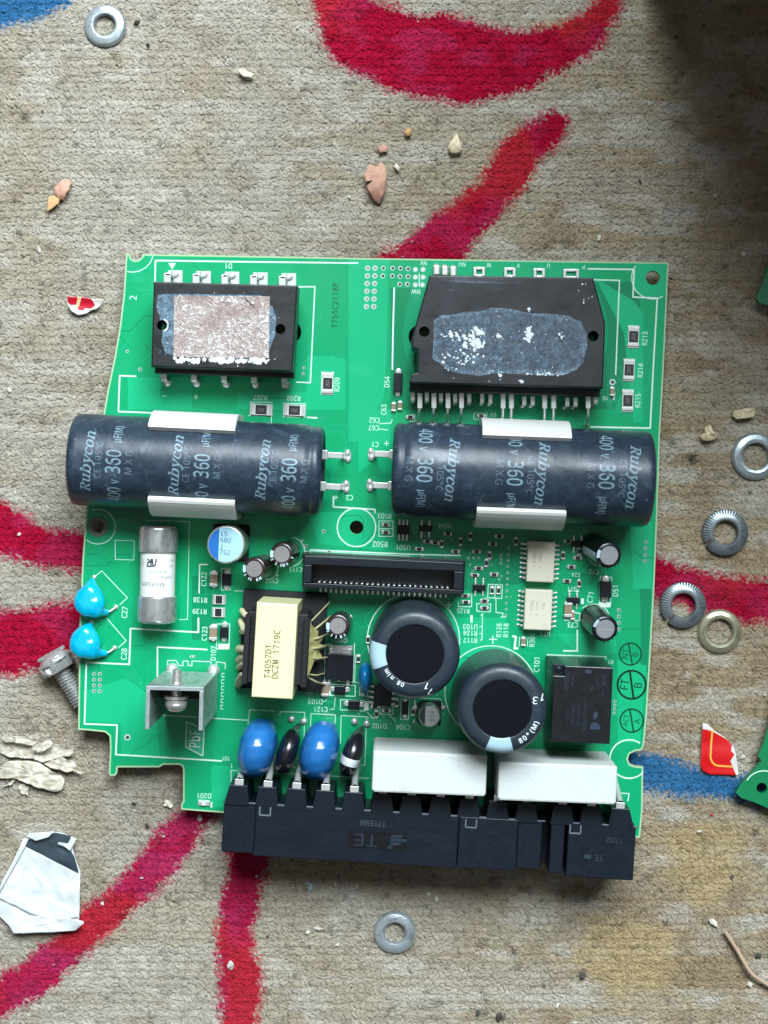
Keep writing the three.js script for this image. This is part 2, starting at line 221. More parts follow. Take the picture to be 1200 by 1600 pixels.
const SILK = '#e2f3e6';
const boardTex = canvas(1920, 1870, (x) => {
  x.scale(2, 2); x.translate(-100, -385);
  x.fillStyle = '#04a068'; x.fillRect(0, 0, 1300, 1400);
  const poly = (s, style) => { const p = pl(s); x.fillStyle = style; x.beginPath(); p.forEach(([a, b], i) => (i ? x.lineTo(a, b) : x.moveTo(a, b))); x.closePath(); x.fill(); };
  // copper pours under the mask are lighter, bare laminate darker
  const hi = '#12b27a', lo = '#038658';
  poly('545,403 610,403 606,430 604,560 600,620 560,690 545,690', hi); poly('200,590 300,590 300,640 200,640', hi); poly('370,612 520,612 520,560 540,560 540,640 370,640', hi);
  poly('480,556 523,556 523,640 480,640', hi); poly('610,450 1000,440 1000,540 960,640 610,640', lo); poly('930,434 990,470 1005,490 1005,660 990,660 975,520', hi);
  poly('130,1080 195,1060 240,1090 250,1180 190,1180 188,1130 135,1128', hi); poly('560,640 612,640 608,700 560,740', hi); poly('985,820 1020,815 1018,920 990,920', hi); poly('1000,920 1018,920 1012,1050 1002,1050', lo);
  poly('690,965 790,965 800,1020 700,1060', hi); poly('870,990 960,990 965,1020 905,1025', hi); poly('965,1030 1010,1040 1000,1160 965,1160', hi); poly('480,800 600,800 600,860 500,850', hi); poly('150,690 225,690 225,820 150,800', lo);
  poly('300,900 345,900 345,1000 300,1000', lo); poly('330,1195 380,1200 360,1260 330,1262', hi); poly('620,830 860,830 860,900 740,930 620,850', lo); poly('500,940 640,930 640,1120 500,1120', lo);
  x.fillStyle = hi; x.beginPath(); x.arc(557, 824, 31, 0, 7); x.fill(); x.beginPath(); x.arc(1020, 434, 33, 0, 7); x.fill(); x.beginPath(); x.arc(790, 520, 160, 0, 7); x.globalAlpha = 0.35; x.fill(); x.globalAlpha = 1;
  blobs(x, 700, 100, 385, 940, 930, 0.3, 0.8, 'rgba(0,50,30,0.22)'); blobs(x, 260, 100, 385, 940, 930, 0.3, 0.9, 'rgba(190,235,205,0.25)');
  x.lineJoin = 'round'; for (let i = 0; i < 240; i++) { let a = rr(130, 1000), b = i < 100 ? rr(820, 1130) : rr(420, 1250), d = Math.floor(rr(0, 8)); x.strokeStyle = rnd() < 0.7 ? 'rgba(20,185,130,0.5)' : 'rgba(0,95,62,0.45)'; x.lineWidth = rr(0.7, 1.7); x.beginPath(); x.moveTo(a, b); for (let k = 0; k < 4; k++) { const l = rr(6, 34); a += Math.cos(d * Math.PI / 4) * l; b += Math.sin(d * Math.PI / 4) * l; x.lineTo(a, b); d += rnd() < 0.5 ? 1 : -1; } x.stroke(); }
  blobs(x, 60, 150, 400, 860, 860, 4, 22, 'rgba(150,200,170,0.09)');
  // fine traces
  x.strokeStyle = '#11a266'; x.lineWidth = 0.9; for (let i = 0; i < 6; i++) { x.beginPath(); x.moveTo(505 + i * 3, 826 + i); x.lineTo(520 + i * 3, 842 + i); x.lineTo(532 + i * 3, 858); x.stroke(); }
  for (let i = 0; i < 16; i++) { const a = 742 + i * 3.4; x.strokeStyle = 'rgba(40,170,115,0.5)'; x.beginPath(); x.moveTo(a, 850); x.lineTo(a, 872); x.lineTo(a - 10, 890 + i); x.lineTo(a - 10, 930); x.stroke(); }
  for (let i = 0; i < 10; i++) { x.beginPath(); x.moveTo(640 + i * 9, 832); x.lineTo(642 + i * 9, 848 + i % 3 * 4); x.lineTo(655 + i * 9, 862); x.stroke(); }
  x.strokeStyle = '#a9c79d'; x.lineWidth = 5; x.beginPath(); OUT.forEach(([a, b], i) => (i ? x.lineTo(a, b) : x.moveTo(a, b))); x.closePath(); x.stroke();   // bare laminate along the routed edge
  x.strokeStyle = SILK; x.fillStyle = SILK; x.lineJoin = 'round'; x.lineCap = 'butt';
  const L = (w, s, close) => { const p = pl(s); x.lineWidth = w; x.beginPath(); p.forEach(([a, b], i) => (i ? x.lineTo(a, b) : x.moveTo(a, b))); if (close) x.closePath(); x.stroke(); };
  const A = (w, cx, cy, r, a0 = 0, a1 = 360) => { x.lineWidth = w; x.beginPath(); x.arc(cx, cy, r, a0 * D2R, a1 * D2R); x.stroke(); };
  L(2.4, '242,442 243,407 380,409 560,411'); L(2, '465,448 492,448 485,598 463,597'); L(2.4, '213,588 187,587 185,643 237,645'); A(1.4, 207, 392, 33, 14, 104);
  L(2.6, '616,449 614,520 613,578'); L(2, '922,437 968,438 965,510 962,586'); L(2.4, '918,420 991,421 989,464 1027,466 1021,570 1016,669 922,667'); A(1.6, 1020, 434, 33, 62, 215);
  L(1.2, '390,628 426,629'); L(1.2, '442,630 478,631'); L(1.2, '388,649 424,650 424,662'); L(1.2, '442,651 478,652'); L(2.6, '480,652 496,653'); L(1.3, '503,580 502,616'); L(1.3, '521,580 520,616');
  x.beginPath(); x.moveTo(263, 411); x.lineTo(275, 411); x.lineTo(269, 421); x.fill();
  A(2, 557, 824, 30); L(2.4, '521,775 521,792 586,796 586,802'); L(2, '485,868 485,859 640,866 720,868'); L(1, '487,861 640,869');
  L(1.2, '592,814 614,814 614,838 592,838 592,814'); L(1.2, '592,826 614,826');
  A(1.4, 153, 823, 27, -110, 130); L(1, '180,844 210,845 209,875 180,874', 1); L(1, '230,813 296,815 293,968 280,968');
  L(1.2, '148,901 159,892 199,934 187,945'); L(1.2, '167,966 197,1001 185,1012'); L(2.6, '310,965 310,988 204,982 202,1038 135,1035 132,1131 183,1133 181,1179 347,1189');
  L(2.4, '324,1015 246,1011 246,1066'); L(2, '325,882 312,882 311,927'); L(1.4, '245,1117 380,1125 388,1125'); L(1.2, '262,1043 262,1032 275,1032 280,1040 286,1040 286,1033 294,1033 294,1040 300,1040 300,1033 330,1034 330,1040 338,1040 338,1034 352,1036 352,1046');
  for (let i = 0; i < 6; i++) L(1, `${351 - i * 0.4},${1052 + i * 10} ${347 - i * 0.4},${1052 + i * 10} ${347 - i * 0.4},${1058 + i * 10} ${351 - i * 0.4},${1058 + i * 10}`);
  L(1.2, '387,1136 390,1109 430,1111'); L(1.2, '437,1118 438,1112 476,1113 475,1157'); L(1.2, '485,1138 486,1115 524,1117 522,1192 514,1192'); L(1.2, '532,1162 533,1118 573,1120 570,1196 553,1195'); L(1.2, '409,1206 576,1216'); L(1.2, '361,1225 361,1204 372,1204'); L(1.2, '445,1188 460,1188');
  L(1.3, '503,1068 555,1071 555,1088 503,1086', 1); L(1.3, '532,1093 570,1095 570,1111 532,1109', 1); x.fillRect(569, 1096, 7, 14); x.fillRect(513, 1068, 4, 18); L(1, '513,1089 508,1096 503,1096'); L(1, '524,1089 522,1108 516,1108'); L(1, '573,1112 584,1124'); L(1, '607,1116 619,1127');
  L(1.3, '508,1005 507,1064 552,1066 554,1005'); L(1.1, '556,1022 554,1066 562,1067'); L(1.1, '562,1070 574,1071 574,1088 562,1087', 1); L(1.1, '594,1104 614,1104 614,1116 594,1116', 1); L(1.3, '627,1092 640,1092 638,1124 626,1124', 1); L(2.5, '648,1094 648,1104'); L(2.5, '647,1124 647,1130'); L(1.2, '643,1090 688,1092 692,1104');
  A(1.6, 646, 999, 72); A(1.6, 767, 1081, 72); L(1.6, '696,945 706,945'); L(1.6, '701,940 701,950'); L(1.6, '764,999 777,999'); L(1.6, '770,993 770,1006');
  L(1.2, '716,940 716,948 737,948 737,930'); L(1.2, '745,943 767,944 766,956 745,955', 1); L(1.2, '754,958 753,1000 750,1000'); L(1.2, '753,979 749,979'); L(1.2, '753,990 749,990'); L(1, '754,958 751,963'); x.fillRect(735, 961, 3.6, 12);
  L(1.2, '763,913 785,914 784,935 762,934', 1); L(1.2, '774,914 773,934'); L(1.2, '775,934 775,957 786,958 785,965'); L(1.2, '782,964 791,964'); L(3.4, '800,994 806,995 804,1013 810,1013'); L(2.6, '902,984 902,1017 880,1017'); L(1.1, '812,995 811,1010'); L(1.1, '825,995 824,1010');
  L(1.4, '883,957 906,958 905,970 882,969', 1); x.fillRect(906, 962, 3, 8); L(1.2, '910,950 918,945'); x.fillRect(908, 935, 4, 9); L(1.3, '938,901 956,902 954,945 936,944', 1); x.fillRect(936, 941, 18, 8); A(1.4, 930, 966, 22); A(1.4, 938, 862, 22);
  L(1.4, '854,1117 855,1023 947,1026 947,1031'); A(2.2, 983, 1186, 30, 28, 305); L(1.6, '965,1239 983,1240 981,1252'); A(1.6, 453, 862, 23, -80, 80); A(1.2, 415, 886, 20, -50, 90);
  L(1.2, '366,923 440,926 470,927'); L(1.2, '592,662 611,661 613,655'); L(1.2, '592,670 606,672'); L(1, '641,648 648,648 648,658 641,658', 1); L(1.1, '741,645 761,646 760,656 740,655', 1); L(2.4, '960,613 959,625'); L(1.5, '655,427 655,448'); L(1.2, '339,975 359,975 358,1014 338,1014', 1); x.fillRect(341, 1006, 17, 8); L(1.2, '346,888 360,888 360,922 346,922', 1);
  L(1.2, '309,1250 328,1251'); x.fillRect(329, 1253, 2.6, 9);
  const t = (s, a, b, size = 11, rot = 182, font = 'sans-serif', sx = 0.92, col = SILK) => text(x, s, a, b, size, rot, col, font, sx);
  t('D1', 357, 415); t('2', 208, 465, 15, -88); t('R207', 407, 621); t('R208', 459, 622); t('R209', 527, 601, 11, -88); t('−', 257, 619, 15); t('+', 306, 620, 16); t('NV', 662, 411, 9); t('NU', 722, 413, 9); t('W', 764, 414, 9); t('V', 810, 415, 9); t('U', 857, 415, 9); t('P', 912, 417, 9); t('NW', 650, 455, 10);
  t('R213', 1008, 529, 11, -88); t('R214', 1001, 579, 11, -88); t('R215', 997, 626, 11, -88); t('D54', 605, 597, 11, -88); t('C63', 600, 640, 11, -88); t('C62', 585, 656); t('C67', 584, 668); t('C1', 586, 694); t('+', 604, 693, 18); t('C2', 546, 777); t('+', 525, 777, 16); t('69', 771, 648, 9); t('10', 946, 622, 9);
  t('R503', 601, 806); t('R502', 594, 850, 12); t('U501', 630, 855, 11); t('R504', 695, 821, 10); t('C27', 195, 957, 12, -86); t('C28', 194, 1022, 12, -86); t('C122', 319, 905, 11, -88); t('R138', 313, 937, 11); t('R139', 312, 955, 11); t('C123', 320, 990, 11, -87); t('D107', 334, 1021, 11, -87); t('D201', 319, 1243, 11); t('101', 353, 1185, 9); t('1', 362, 1196, 9);
  t('XX', 456, 1196, 10); t('XX', 559, 1202, 10); t('D103', 493, 1096); t('C121', 501, 1108); t('D102', 593, 1134, 11, 183); t('C104', 630, 1136, 11, 183); t('L101', 487, 1084, 10); t('U103', 735, 979); t('R124', 735, 989); t('R117', 735, 1000); t('R125', 724, 954, 10); t('C101', 839, 1038, 12, -88); t('R128', 780, 985, 11, -88); t('R118', 791, 985, 11, -88); t('R301', 832, 1000, 11, -88);
  t('C73', 895, 976); t('Z071', 896, 920, 10); t('C71', 923, 933, 12, -80); t('D51', 962, 923, 12, -88); t('C72', 928, 893, 10); t('E24', 900, 898, 9); t('U71', 852, 990, 10); t('K1', 954, 1034, 9); t('C115', 462, 889, 10); t('C112', 425, 907, 10); t('+', 472, 845, 14); t('+', 433, 899, 14); t('Q101', 532, 1000, 10); t('C', 474, 885, 9);
  t('T755C2118F', 524, 477, 12, -88.5, 'monospace', 1, '#0b2c1c');
  // lead-free mark
  x.save(); x.beginPath(); x.moveTo(291, 1128); x.lineTo(319, 1139); x.lineTo(317, 1181); x.lineTo(290, 1167); x.closePath(); x.fillStyle = 'rgba(226,243,230,0.25)'; x.fill(); x.lineWidth = 1.6; x.strokeStyle = SILK; x.stroke(); x.restore();
  t('PbF', 305, 1155, 24, -88, 'sans-serif', 0.72, SILK);
  // black approval stamps
  for (const [cx, cy, r, a, b, k] of [[985, 1022, 17, 'NT', 'B', 0.75], [987, 1070, 22, 'FT', 'B', 1], [987, 1126, 18, 'ACT', 'A', 0.8]]) {
    x.strokeStyle = `rgba(4,34,20,${0.9 * k})`; x.lineWidth = 2.6 * k + 0.5; x.beginPath(); x.arc(cx, cy, r, 0, 6.3); x.stroke(); x.beginPath(); x.moveTo(cx - 3, cy - r); x.lineTo(cx + 3, cy + r); x.stroke();
    text(x, a, cx - r * 0.48, cy, r * (a.length > 2 ? 0.62 : 0.8), -82, `rgba(4,34,20,${k})`, 'bold ' + 'sans-serif'.replace('bold ', '')); text(x, b, cx + r * 0.46, cy + 1, r * 0.75, -86, `rgba(4,34,20,${k})`, 'sans-serif');
  }
  // tinned via rings and bare pads
  const ring = (a, b, r, fill = '#20382c') => { x.fillStyle = '#c3cfc8'; x.beginPath(); x.arc(a, b, r, 0, 7); x.fill(); x.fillStyle = fill; x.beginPath(); x.arc(a + 0.3, b + 0.2, r * 0.5, 0, 7); x.fill(); };
  for (let r = 0; r < 6; r++) for (let c = 0; c < 2; c++) ring(574.5 + c * 11.5 - r * 0.4, 419 + r * 12, 4.2, '#8a988f');
  for (const [a, b] of [[599, 419], [598, 431], [613.5, 419], [625.5, 419], [637.5, 420], [613, 431], [625, 432], [637.5, 432], [624.5, 444], [636.5, 444]]) ring(a, b, 3.8, '#15251c');
  for (const [a, b] of [[649, 421], [661, 421], [649, 433], [661, 433], [649, 445], [660, 445]]) ring(a, b, 4, '#d5ded8');
  for (const [a, b, r] of [[199, 549, 2.4], [219, 577, 3], [475, 575, 2.4], [474, 584, 2.4], [957, 597, 5], [303, 1026, 2.2], [299, 1026, 2.2], [199, 1152, 5], [514, 862, 3], [506, 830, 3], [478, 853, 3], [479, 863, 3], [660, 605, 2]]) ring(a, b, r);
  for (let i = 0; i < 4; i++) { ring(1009.5 - i * 0.5, 847 + i * 10, 2.6); ring(967, 953 + i * 10, 2.8); ring(961 - i * 0.4, 1096 + i * 6, 2.2); for (let c = 0; c < 2; c++) ring(147 + c * 9, 1053 + i * 9, 2.8); }
  for (let i = 0; i < 12; i++) { ring(795 - i * 0.4, 857 + i * 9.5, 1.9); if (i < 3) { ring(783, 868 + i * 6, 2); ring(732 + i * 8, 872, 2); } }
  for (let i = 0; i < 60; i++) ring(rr(640, 800), rr(830, 940), rr(1, 1.7));
  for (let i = 0; i < 34; i++) ring(rr(555, 700), rr(1085, 1135), rr(1, 1.6));
  scratches(x, 60, 1200, 1300, 6, 40, 'rgba(190,235,210,0.22)', 0.5);
  x.fillStyle = 'rgba(150,165,152,0.5)'; for (const [a, b, w, h] of [[1003, 842, 11, 40], [961, 948, 11, 40], [956, 1092, 9, 26], [142, 1048, 20, 36], [469, 570, 9, 20], [948, 600, 8, 40], [496, 651, 14, 6]]) { x.globalAlpha = 0.35; x.fillRect(a, b, w, h); x.globalAlpha = 1; }
});
{ // laminate
  const s = shapeOf(OUT.map(([x, y]) => [X(x), Z(y)])); const hole = (px, py, r) => { const p = new THREE.Path(); p.absarc(X(px), -Z(py), r, 0, Math.PI * 2, true); s.holes.push(p); };
  hole(153, 823, 1.45); hole(557, 824, 1.6); hole(1020, 434, 1.65); hole(452, 519, 2.8); hole(657, 526, 2.8);
  const g = new THREE.ExtrudeGeometry(s, { depth: 1.6, bevelEnabled: false, curveSegments: 24 }).rotateX(-Math.PI / 2).translate(0, -1.6, 0);
  const p = g.attributes.position, u = g.attributes.uv; for (let i = 0; i < p.count; i++) u.setXY(i, (p.getX(i) / 0.15 + NX - 100) / 960, 1 - (p.getZ(i) / 0.15 + NY - 385) / 935);
  g.scale(0.001, 0.001, 0.001);
  const m = new THREE.Mesh(g, [P({ map: boardTex, roughness: 0.36, roughnessMap: roughNoise, specularIntensity: 0.8 }), fr4]); m.name = 'laminate'; m.castShadow = m.receiveShadow = true; board.add(m);
  const rg = part('hole_ring', 153, 823, 0, 0); mesh(rg, 'ring', LA([[1.5, 0], [2.4, 0], [2.4, 0.06], [1.5, 0.06]], 32), M({ color: 0x6a7068, roughness: 0.5 }));
}

// ---- small surface-mount pieces
const resTop = M({ color: 0x17181b, roughness: 0.45 });
const resMark = (s) => M({ map: canvas(96, 48, (x) => { x.fillStyle = '#17181b'; x.fillRect(0, 0, 96, 48); text(x, s, 48, 25, 26, 180, '#8d8288', 'sans-serif'); }), roughness: 0.45 });
function chip(name, px, py, rot, L, W, H, body, top) {       // L along its own x
  const g = part(name, px, py, H, rot);
  mesh(g, 'body', RB(L * 0.92, H * 0.9, W * 0.94, 0.06, 1), body);
  if (top) { const t = RB(L * 0.6, 0.06, W * 0.8, 0.02, 1); t.translate(0, H * 0.9, 0); mesh(g, 'resistive_top', planar(t, -L * 0.3, -W * 0.4, L * 0.6, W * 0.8), top); }
  for (const s of [-1, 1]) mesh(g, 'terminal', W > 2 ? [T(RB(L * 0.15, H, W, 0.08, 1), s * L * 0.44), T(RB(L * 0.1, 0.16, W * 1.02, 0.05, 1), s * L * 0.55, 0.01, 0)] : [T(RB(L * 0.2, H, W, 0.1, 1), s * L * 0.42), T(SP(W * 0.42, 0.55, 0.35, 1, 10), s * L * 0.52, H * 0.18, 0)], solder);
  return g;
}
const mk = resMark('2R20');
for (const [x, y, r] of [[408, 639, 3], [460, 640, 3], [512, 598, 92], [990, 525, 92], [983, 577, 92], [981, 625, 92]]) chip('large_resistor', x, y + 1, r, 4.4, 2.7, 0.55, ceramic, mk);
for (const [x, y, r] of [[342, 937, 2], [341, 957, 2]]) chip('square_resistor', x, y, r, 2.6, 2.3, 0.7, ceramic, resTop);
for (const [x, y, r] of [[334, 905, 92], [333, 989, 92], [508, 1077, 92], [888, 953, 92]]) chip('ceramic_capacitor', x, y, r, 3.2, 1.9, 1.2, mlcc);
for (const [x, y, r] of [[641, 652, 3], [752, 650, 3], [603, 820, 3], [603, 832, 3], [727, 931, 2], [728, 941, 2], [757, 939, 2], [757, 950, 2], [769, 923, 92], [779, 923, 92], [567, 1080, 92], [604, 1110, 3], [700, 834, 3], [680, 848, 3], [720, 846, 92], [745, 862, 3], [760, 880, 92], [905, 862, 92], [893, 886, 3], [903, 872, 3], [655, 858, 3], [742, 899, 3], [547, 968, 92], [575, 1000, 92], [560, 1030, 92], [690, 850, 92], [712, 862, 3], [735, 838, 92], [770, 850, 3], [780, 838, 3], [765, 868, 92], [806, 846, 92], [668, 846, 3], [720, 908, 92], [748, 888, 3], [772, 898, 3], [880, 868, 92], [888, 846, 3], [588, 1116, 92], [646, 1112, 92], [620, 1098, 92], [586, 1104, 3], [720, 880, 3], [905, 912, 92], [886, 908, 3]]) chip('small_resistor', x, y, r, 1.7, 0.95, 0.45, ceramic, resTop);
for (const [x, y, r] of [[818, 1003, 92], [615, 636, 92], [625, 634, 92], [895, 962, 92], [957, 612, 92], [633, 1108, 92]]) chip('small_capacitor', x, y, r, 1.9, 1.1, 0.8, mlcc);
function diode(px, py, rot, L, W, H) {
  const g = part('diode', px, py, H, rot);
  mesh(g, 'body', EX([[-L / 2, -W / 2], [L / 2, -W / 2], [L / 2, W / 2], [-L / 2, W / 2]], H - 0.15, 0.18).translate(0, 0.15, 0), black);
  for (const s of [-1, 1]) mesh(g, 'terminal', [T(RB(1.0, 0.5, W * 0.62, 0.12, 1), s * (L / 2 + 0.25)), T(SP(W * 0.36, 0.9, 0.35, 0.95, 12), s * (L / 2 + 0.55), 0.12, 0)], solder);
}
diode(947, 921, 92, 3.8, 2.6, 1.9); diode(622, 597, 92, 4.4, 2.0, 1.6); diode(350, 988, 92, 2.6, 1.9, 1.3); diode(354, 906, 92, 2.7, 2.1, 1.3); diode(531, 1078, 3, 2.6, 1.9, 1.3); diode(553, 1101, 3, 2.7, 1.9, 1.3); diode(633, 1107, 92, 3.0, 1.4, 1);
function gullChip(name, px, py, rot, w, d, h, n, pitch, mat, legMat, two = true, lab) {   // leads along both long sides (z)
  const g = part(name, px, py, h, rot, lab);
  for (const s of two ? [-1, 1] : [1]) for (let i = 0; i < n; i++) { const z = (i - (n - 1) / 2) * pitch; mesh(g, 'lead', [T(RB(0.7, 0.18, 0.42, 0.05, 1), s * (w / 2 + 0.25), h * 0.45, z), T(RB(0.2, h * 0.5, 0.42, 0.05, 1), s * (w / 2 + 0.6), 0.1, z), T(RB(0.7, 0.16, 0.42, 0.05, 1), s * (w / 2 + 0.95), 0.02, z), T(SP(0.34, 1.15, 0.5, 0.8, 8), s * (w / 2 + 1.15), 0.06, z)], legMat); }
  return g;
}
for (const [x, y, lab, tone, txt] of [[845, 878, 'optocoupler close under the long capacitor', '#d4cfbb', ['A786J', '1703']], [841, 953, 'optocoupler beside the round capacitor', '#d4cfbb', ['A786J', '1779', '105']]]) {
  const g = gullChip('optocoupler', x, y, 2.5, 6.4, 9.4, 3.4, 8, 1.12, ceramic, solder, true, lab);
  const tx = canvas(256, 376, (c) => { c.fillStyle = tone; c.fillRect(0, 0, 256, 376); blobs(c, 60, 0, 0, 256, 376, 1, 4, 'rgba(120,105,80,0.15)'); c.strokeStyle = 'rgba(120,110,90,0.5)'; c.lineWidth = 3; c.beginPath(); c.arc(200, 338, 17, 0, 7); c.stroke(); txt.forEach((s, i) => text(c, s, 70 + i * 52, 150, 40, -88, '#8f897a', 'sans-serif')); text(c, 'A', 66, 232, 22, -88, '#8f897a', 'sans-serif'); c.beginPath(); c.arc(116, 232, 9, 0, 7); c.stroke(); });
  const b = EX([[-3.2, -4.7], [3.2, -4.7], [3.2, 4.7], [-3.2, 4.7]], 3.0, 0.3).translate(0, 0.4, 0); mesh(g, 'body', planar(b, -3.2, -4.7, 6.4, 9.4), M({ map: tx, roughness: 0.55 }));
}
{ const g = gullChip('control_chip', 598, 1087, 4, 4.2, 5.0, 1.6, 4, 1.27, black, solder); mesh(g, 'body', EX([[-2.1, -2.5], [2.1, -2.5], [2.1, 2.5], [-2.1, 2.5]], 1.4, 0.15).translate(0, 0.15, 0), black); }
{ const g = gullChip('control_chip', 630, 828, 92, 2.2, 2.8, 1.2, 3, 0.9, black, solder); mesh(g, 'body', EX([[-1.1, -1.4], [1.1, -1.4], [1.1, 1.4], [-1.1, 1.4]], 1.1, 0.12).translate(0, 0.12, 0), black); }
for (const [x, y] of [[749, 918], [896, 938], [903, 850], [665, 826]]) { const g = gullChip('transistor', x, y, 92, 1.4, 2.8, 1.1, 2, 1.8, black, solder); mesh(g, 'body', EX([[-0.7, -1.5], [0.7, -1.5], [0.7, 1.5], [-0.7, 1.5]], 1.0, 0.12).translate(0, 0.12, 0), black); }
{ const g = part('power_transistor', 530, 1042, 2.3, 3); mesh(g, 'body', EX([[-3.2, -3], [3.2, -3], [3.2, 3.1], [-3.2, 3.1]], 2.2, 0.2).translate(0, 0.1, 0), black); mesh(g, 'metal_tab', [T(RB(5.4, 0.9, 1.3, 0.15), 0, 0, -3.5), T(RB(5.8, 0.25, 1.2, 0.1), 0, 0, -4.2)], tin); for (const s of [-1, 0, 1]) mesh(g, 'lead', s ? [T(RB(0.8, 0.4, 1.6, 0.1), s * 2.2, 0.5, 3.7), T(SP(0.6, 0.9, 0.6, 1.2, 10), s * 2.2, 0.1, 4.6)] : [T(RB(0.7, 0.5, 0.6, 0.1), 0, 0.6, 3.2)], solder); }
{ const g = part('indicator_lamp', 318, 1256, 0.8, 3); mesh(g, 'lens', RB(1.2, 0.8, 1.1, 0.3), P({ color: 0xeaf2ee, roughness: 0.25, transmission: 0.3 })); for (const s of [-1, 1]) mesh(g, 'terminal', T(RB(0.8, 0.35, 1.1, 0.1), s * 0.95), solder); }

// ---- rectifier module, metal plate up, old thermal paste on it
{
  const h = 13, g = part('rectifier_module', 347, 507, h, 0, 'black rectifier module with a paste-smeared copper plate');
  const top = loc(g, [[240, 440], [465, 446], [457, 581], [236, 573]], h);
  const hl = loc(g, [[253, 508], [438, 514]], h);
  const b = loc(g, [[-1, -1]], h), x0 = X(232, h) - g.o[0], z0 = Z(434, h) - g.o[1], w = X(470, h) - X(232, h), d = Z(586, h) - Z(434, h);
  const vein = (u, v) => { const wx = u * 26 + 3 * fbm(u * 9, v * 9, 2), wy = v * 17 + 3 * fbm(u * 9 + 40, v * 9, 2); return 1 - Math.abs(fbm(wx, wy, 3) - 0.5) * 5; };
  const tx = canvas(952, 608, (c) => {
    c.fillStyle = '#15191d'; c.fillRect(0, 0, 952, 608); blobs(c, 90, 0, 0, 952, 608, 1, 5, 'rgba(120,140,150,0.12)');
    // dried grey-blue film of paste round the plate
    c.fillStyle = '#586f7f'; c.beginPath(); c.moveTo(60, 108); c.lineTo(120, 100); c.lineTo(700, 108); c.lineTo(730, 150); c.lineTo(775, 180); c.lineTo(800, 250); c.lineTo(795, 350); c.lineTo(760, 440); c.lineTo(720, 520); c.lineTo(200, 500); c.lineTo(110, 470); c.lineTo(80, 400); c.lineTo(90, 345); c.lineTo(70, 240); c.lineTo(48, 170); c.closePath(); c.fill();
    blobs(c, 240, 50, 100, 760, 410, 2, 12, 'rgba(150,178,192,0.35)'); blobs(c, 60, 50, 100, 760, 410, 2, 10, 'rgba(30,40,48,0.4)'); scratches(c, 40, 952, 608, 20, 90, 'rgba(170,190,200,0.25)', 1.5);
    c.strokeStyle = '#e8eeee'; c.lineWidth = 9; c.beginPath(); c.arc(84, 296, 38, -1.3, 1.2); c.stroke(); grain(c, 952, 608, 0.55);
  });
  const body = EX(top, 6, 0.35, [[hl[1][0], hl[1][1], 1.5], [hl[0][0], hl[0][1], 1.5]]).translate(0, 7, 0);
  mesh(g, 'body', [planar(body, x0, z0, w, d), planar(EX(top.map(([x, z], i) => [x, z + (i > 1 ? 1.1 : 0)]), 3, 0.3, [[hl[1][0], hl[1][1], 1.6], [hl[0][0], hl[0][1], 1.6]]).translate(0, 4.6, 0), x0, z0, w, d)], M({ map: tx, roughness: 0.5, roughnessMap: roughNoise }));
  const pq = loc(g, [[272, 462], [422, 463], [420, 560], [271, 558]], h), pw = pq[1][0] - pq[0][0], pd = pq[2][1] - pq[0][1];
  const plateTex = canvas(900, 580, (c) => {
    const im = c.createImageData(900, 580);
    for (let y = 0; y < 580; y++) for (let x = 0; x < 900; x++) { const u = x / 900, v = y / 580, paste = smooth(0.1, 0.7, fbm(u * 5 + 3, v * 4, 3) * 1.3 - 0.22 + 0.35 * (1 - u) * v), k = smooth(0.62, 0.98, vein(u, v)) * (0.12 + 0.6 * paste), o = (y * 900 + x) * 4, n = fbm(u * 60, v * 45, 2); const a = [136 + 34 * n, 117 + 34 * n, 110 + 34 * n]; for (let q = 0; q < 3; q++) im.data[o + q] = a[q] + (([236, 240, 240][q]) - a[q]) * Math.min(1, k + 0.18 * paste); im.data[o + 3] = 255; }
    c.putImageData(im, 0, 0); blobs(c, 200, 0, 0, 900, 580, 3, 16, 'rgba(206,208,206,0.16)'); scratches(c, 16, 900, 580, 20, 70, 'rgba(80,66,66,0.6)', 3); c.fillStyle = 'rgba(86,70,72,0.8)'; for (const [a, b] of [[700, 60], [730, 90], [690, 45]]) { c.beginPath(); c.ellipse(a, b, 40, 7, 0.7, 0, 7); c.fill(); }
  });
  const plateBump = gray(450, 290, (u, v) => smooth(0.5, 0.95, vein(u, v)));
  const pg = EX(pq, 0.25, 0.05).translate(0, h - 0.1, 0); mesh(g, 'copper_plate', planar(pg, pq[0][0], pq[0][1], pw, pd), M({ map: plateTex, roughness: 0.5, metalness: 0.25, bumpMap: plateBump, bumpScale: 0.00008 }));
  const ridge = []; const lz = Z(562, h) - g.o[1];
  for (let i = 0; i < 90; i++) { const u = rnd(), x = pq[3][0] + u * pw, thick = 0.35 + 0.55 * fbm(u * 9, 3, 2); ridge.push(SP(rr(0.2, 0.65) * thick * 1.5, 1.2, 0.55, 0.9, 8).rotateY(rr(0, 3)).translate(x, h + 0.08, lz + rr(-0.35, 0.75) * thick + u * 0.25)); }
  for (let i = 0; i < 30; i++) ridge.push(SP(rr(0.06, 0.16), 1.3, 0.6, 1, 6).translate(pq[0][0] + rr(-2, pw + 2), h + 0.1, pq[0][1] + rr(-1.5, pd + 2.5)));
  const pr = mesh(g, 'thermal_paste', ridge, M({ color: 0xe6ebeb, roughness: 0.75 })); pr.userData.kind = 'stuff';
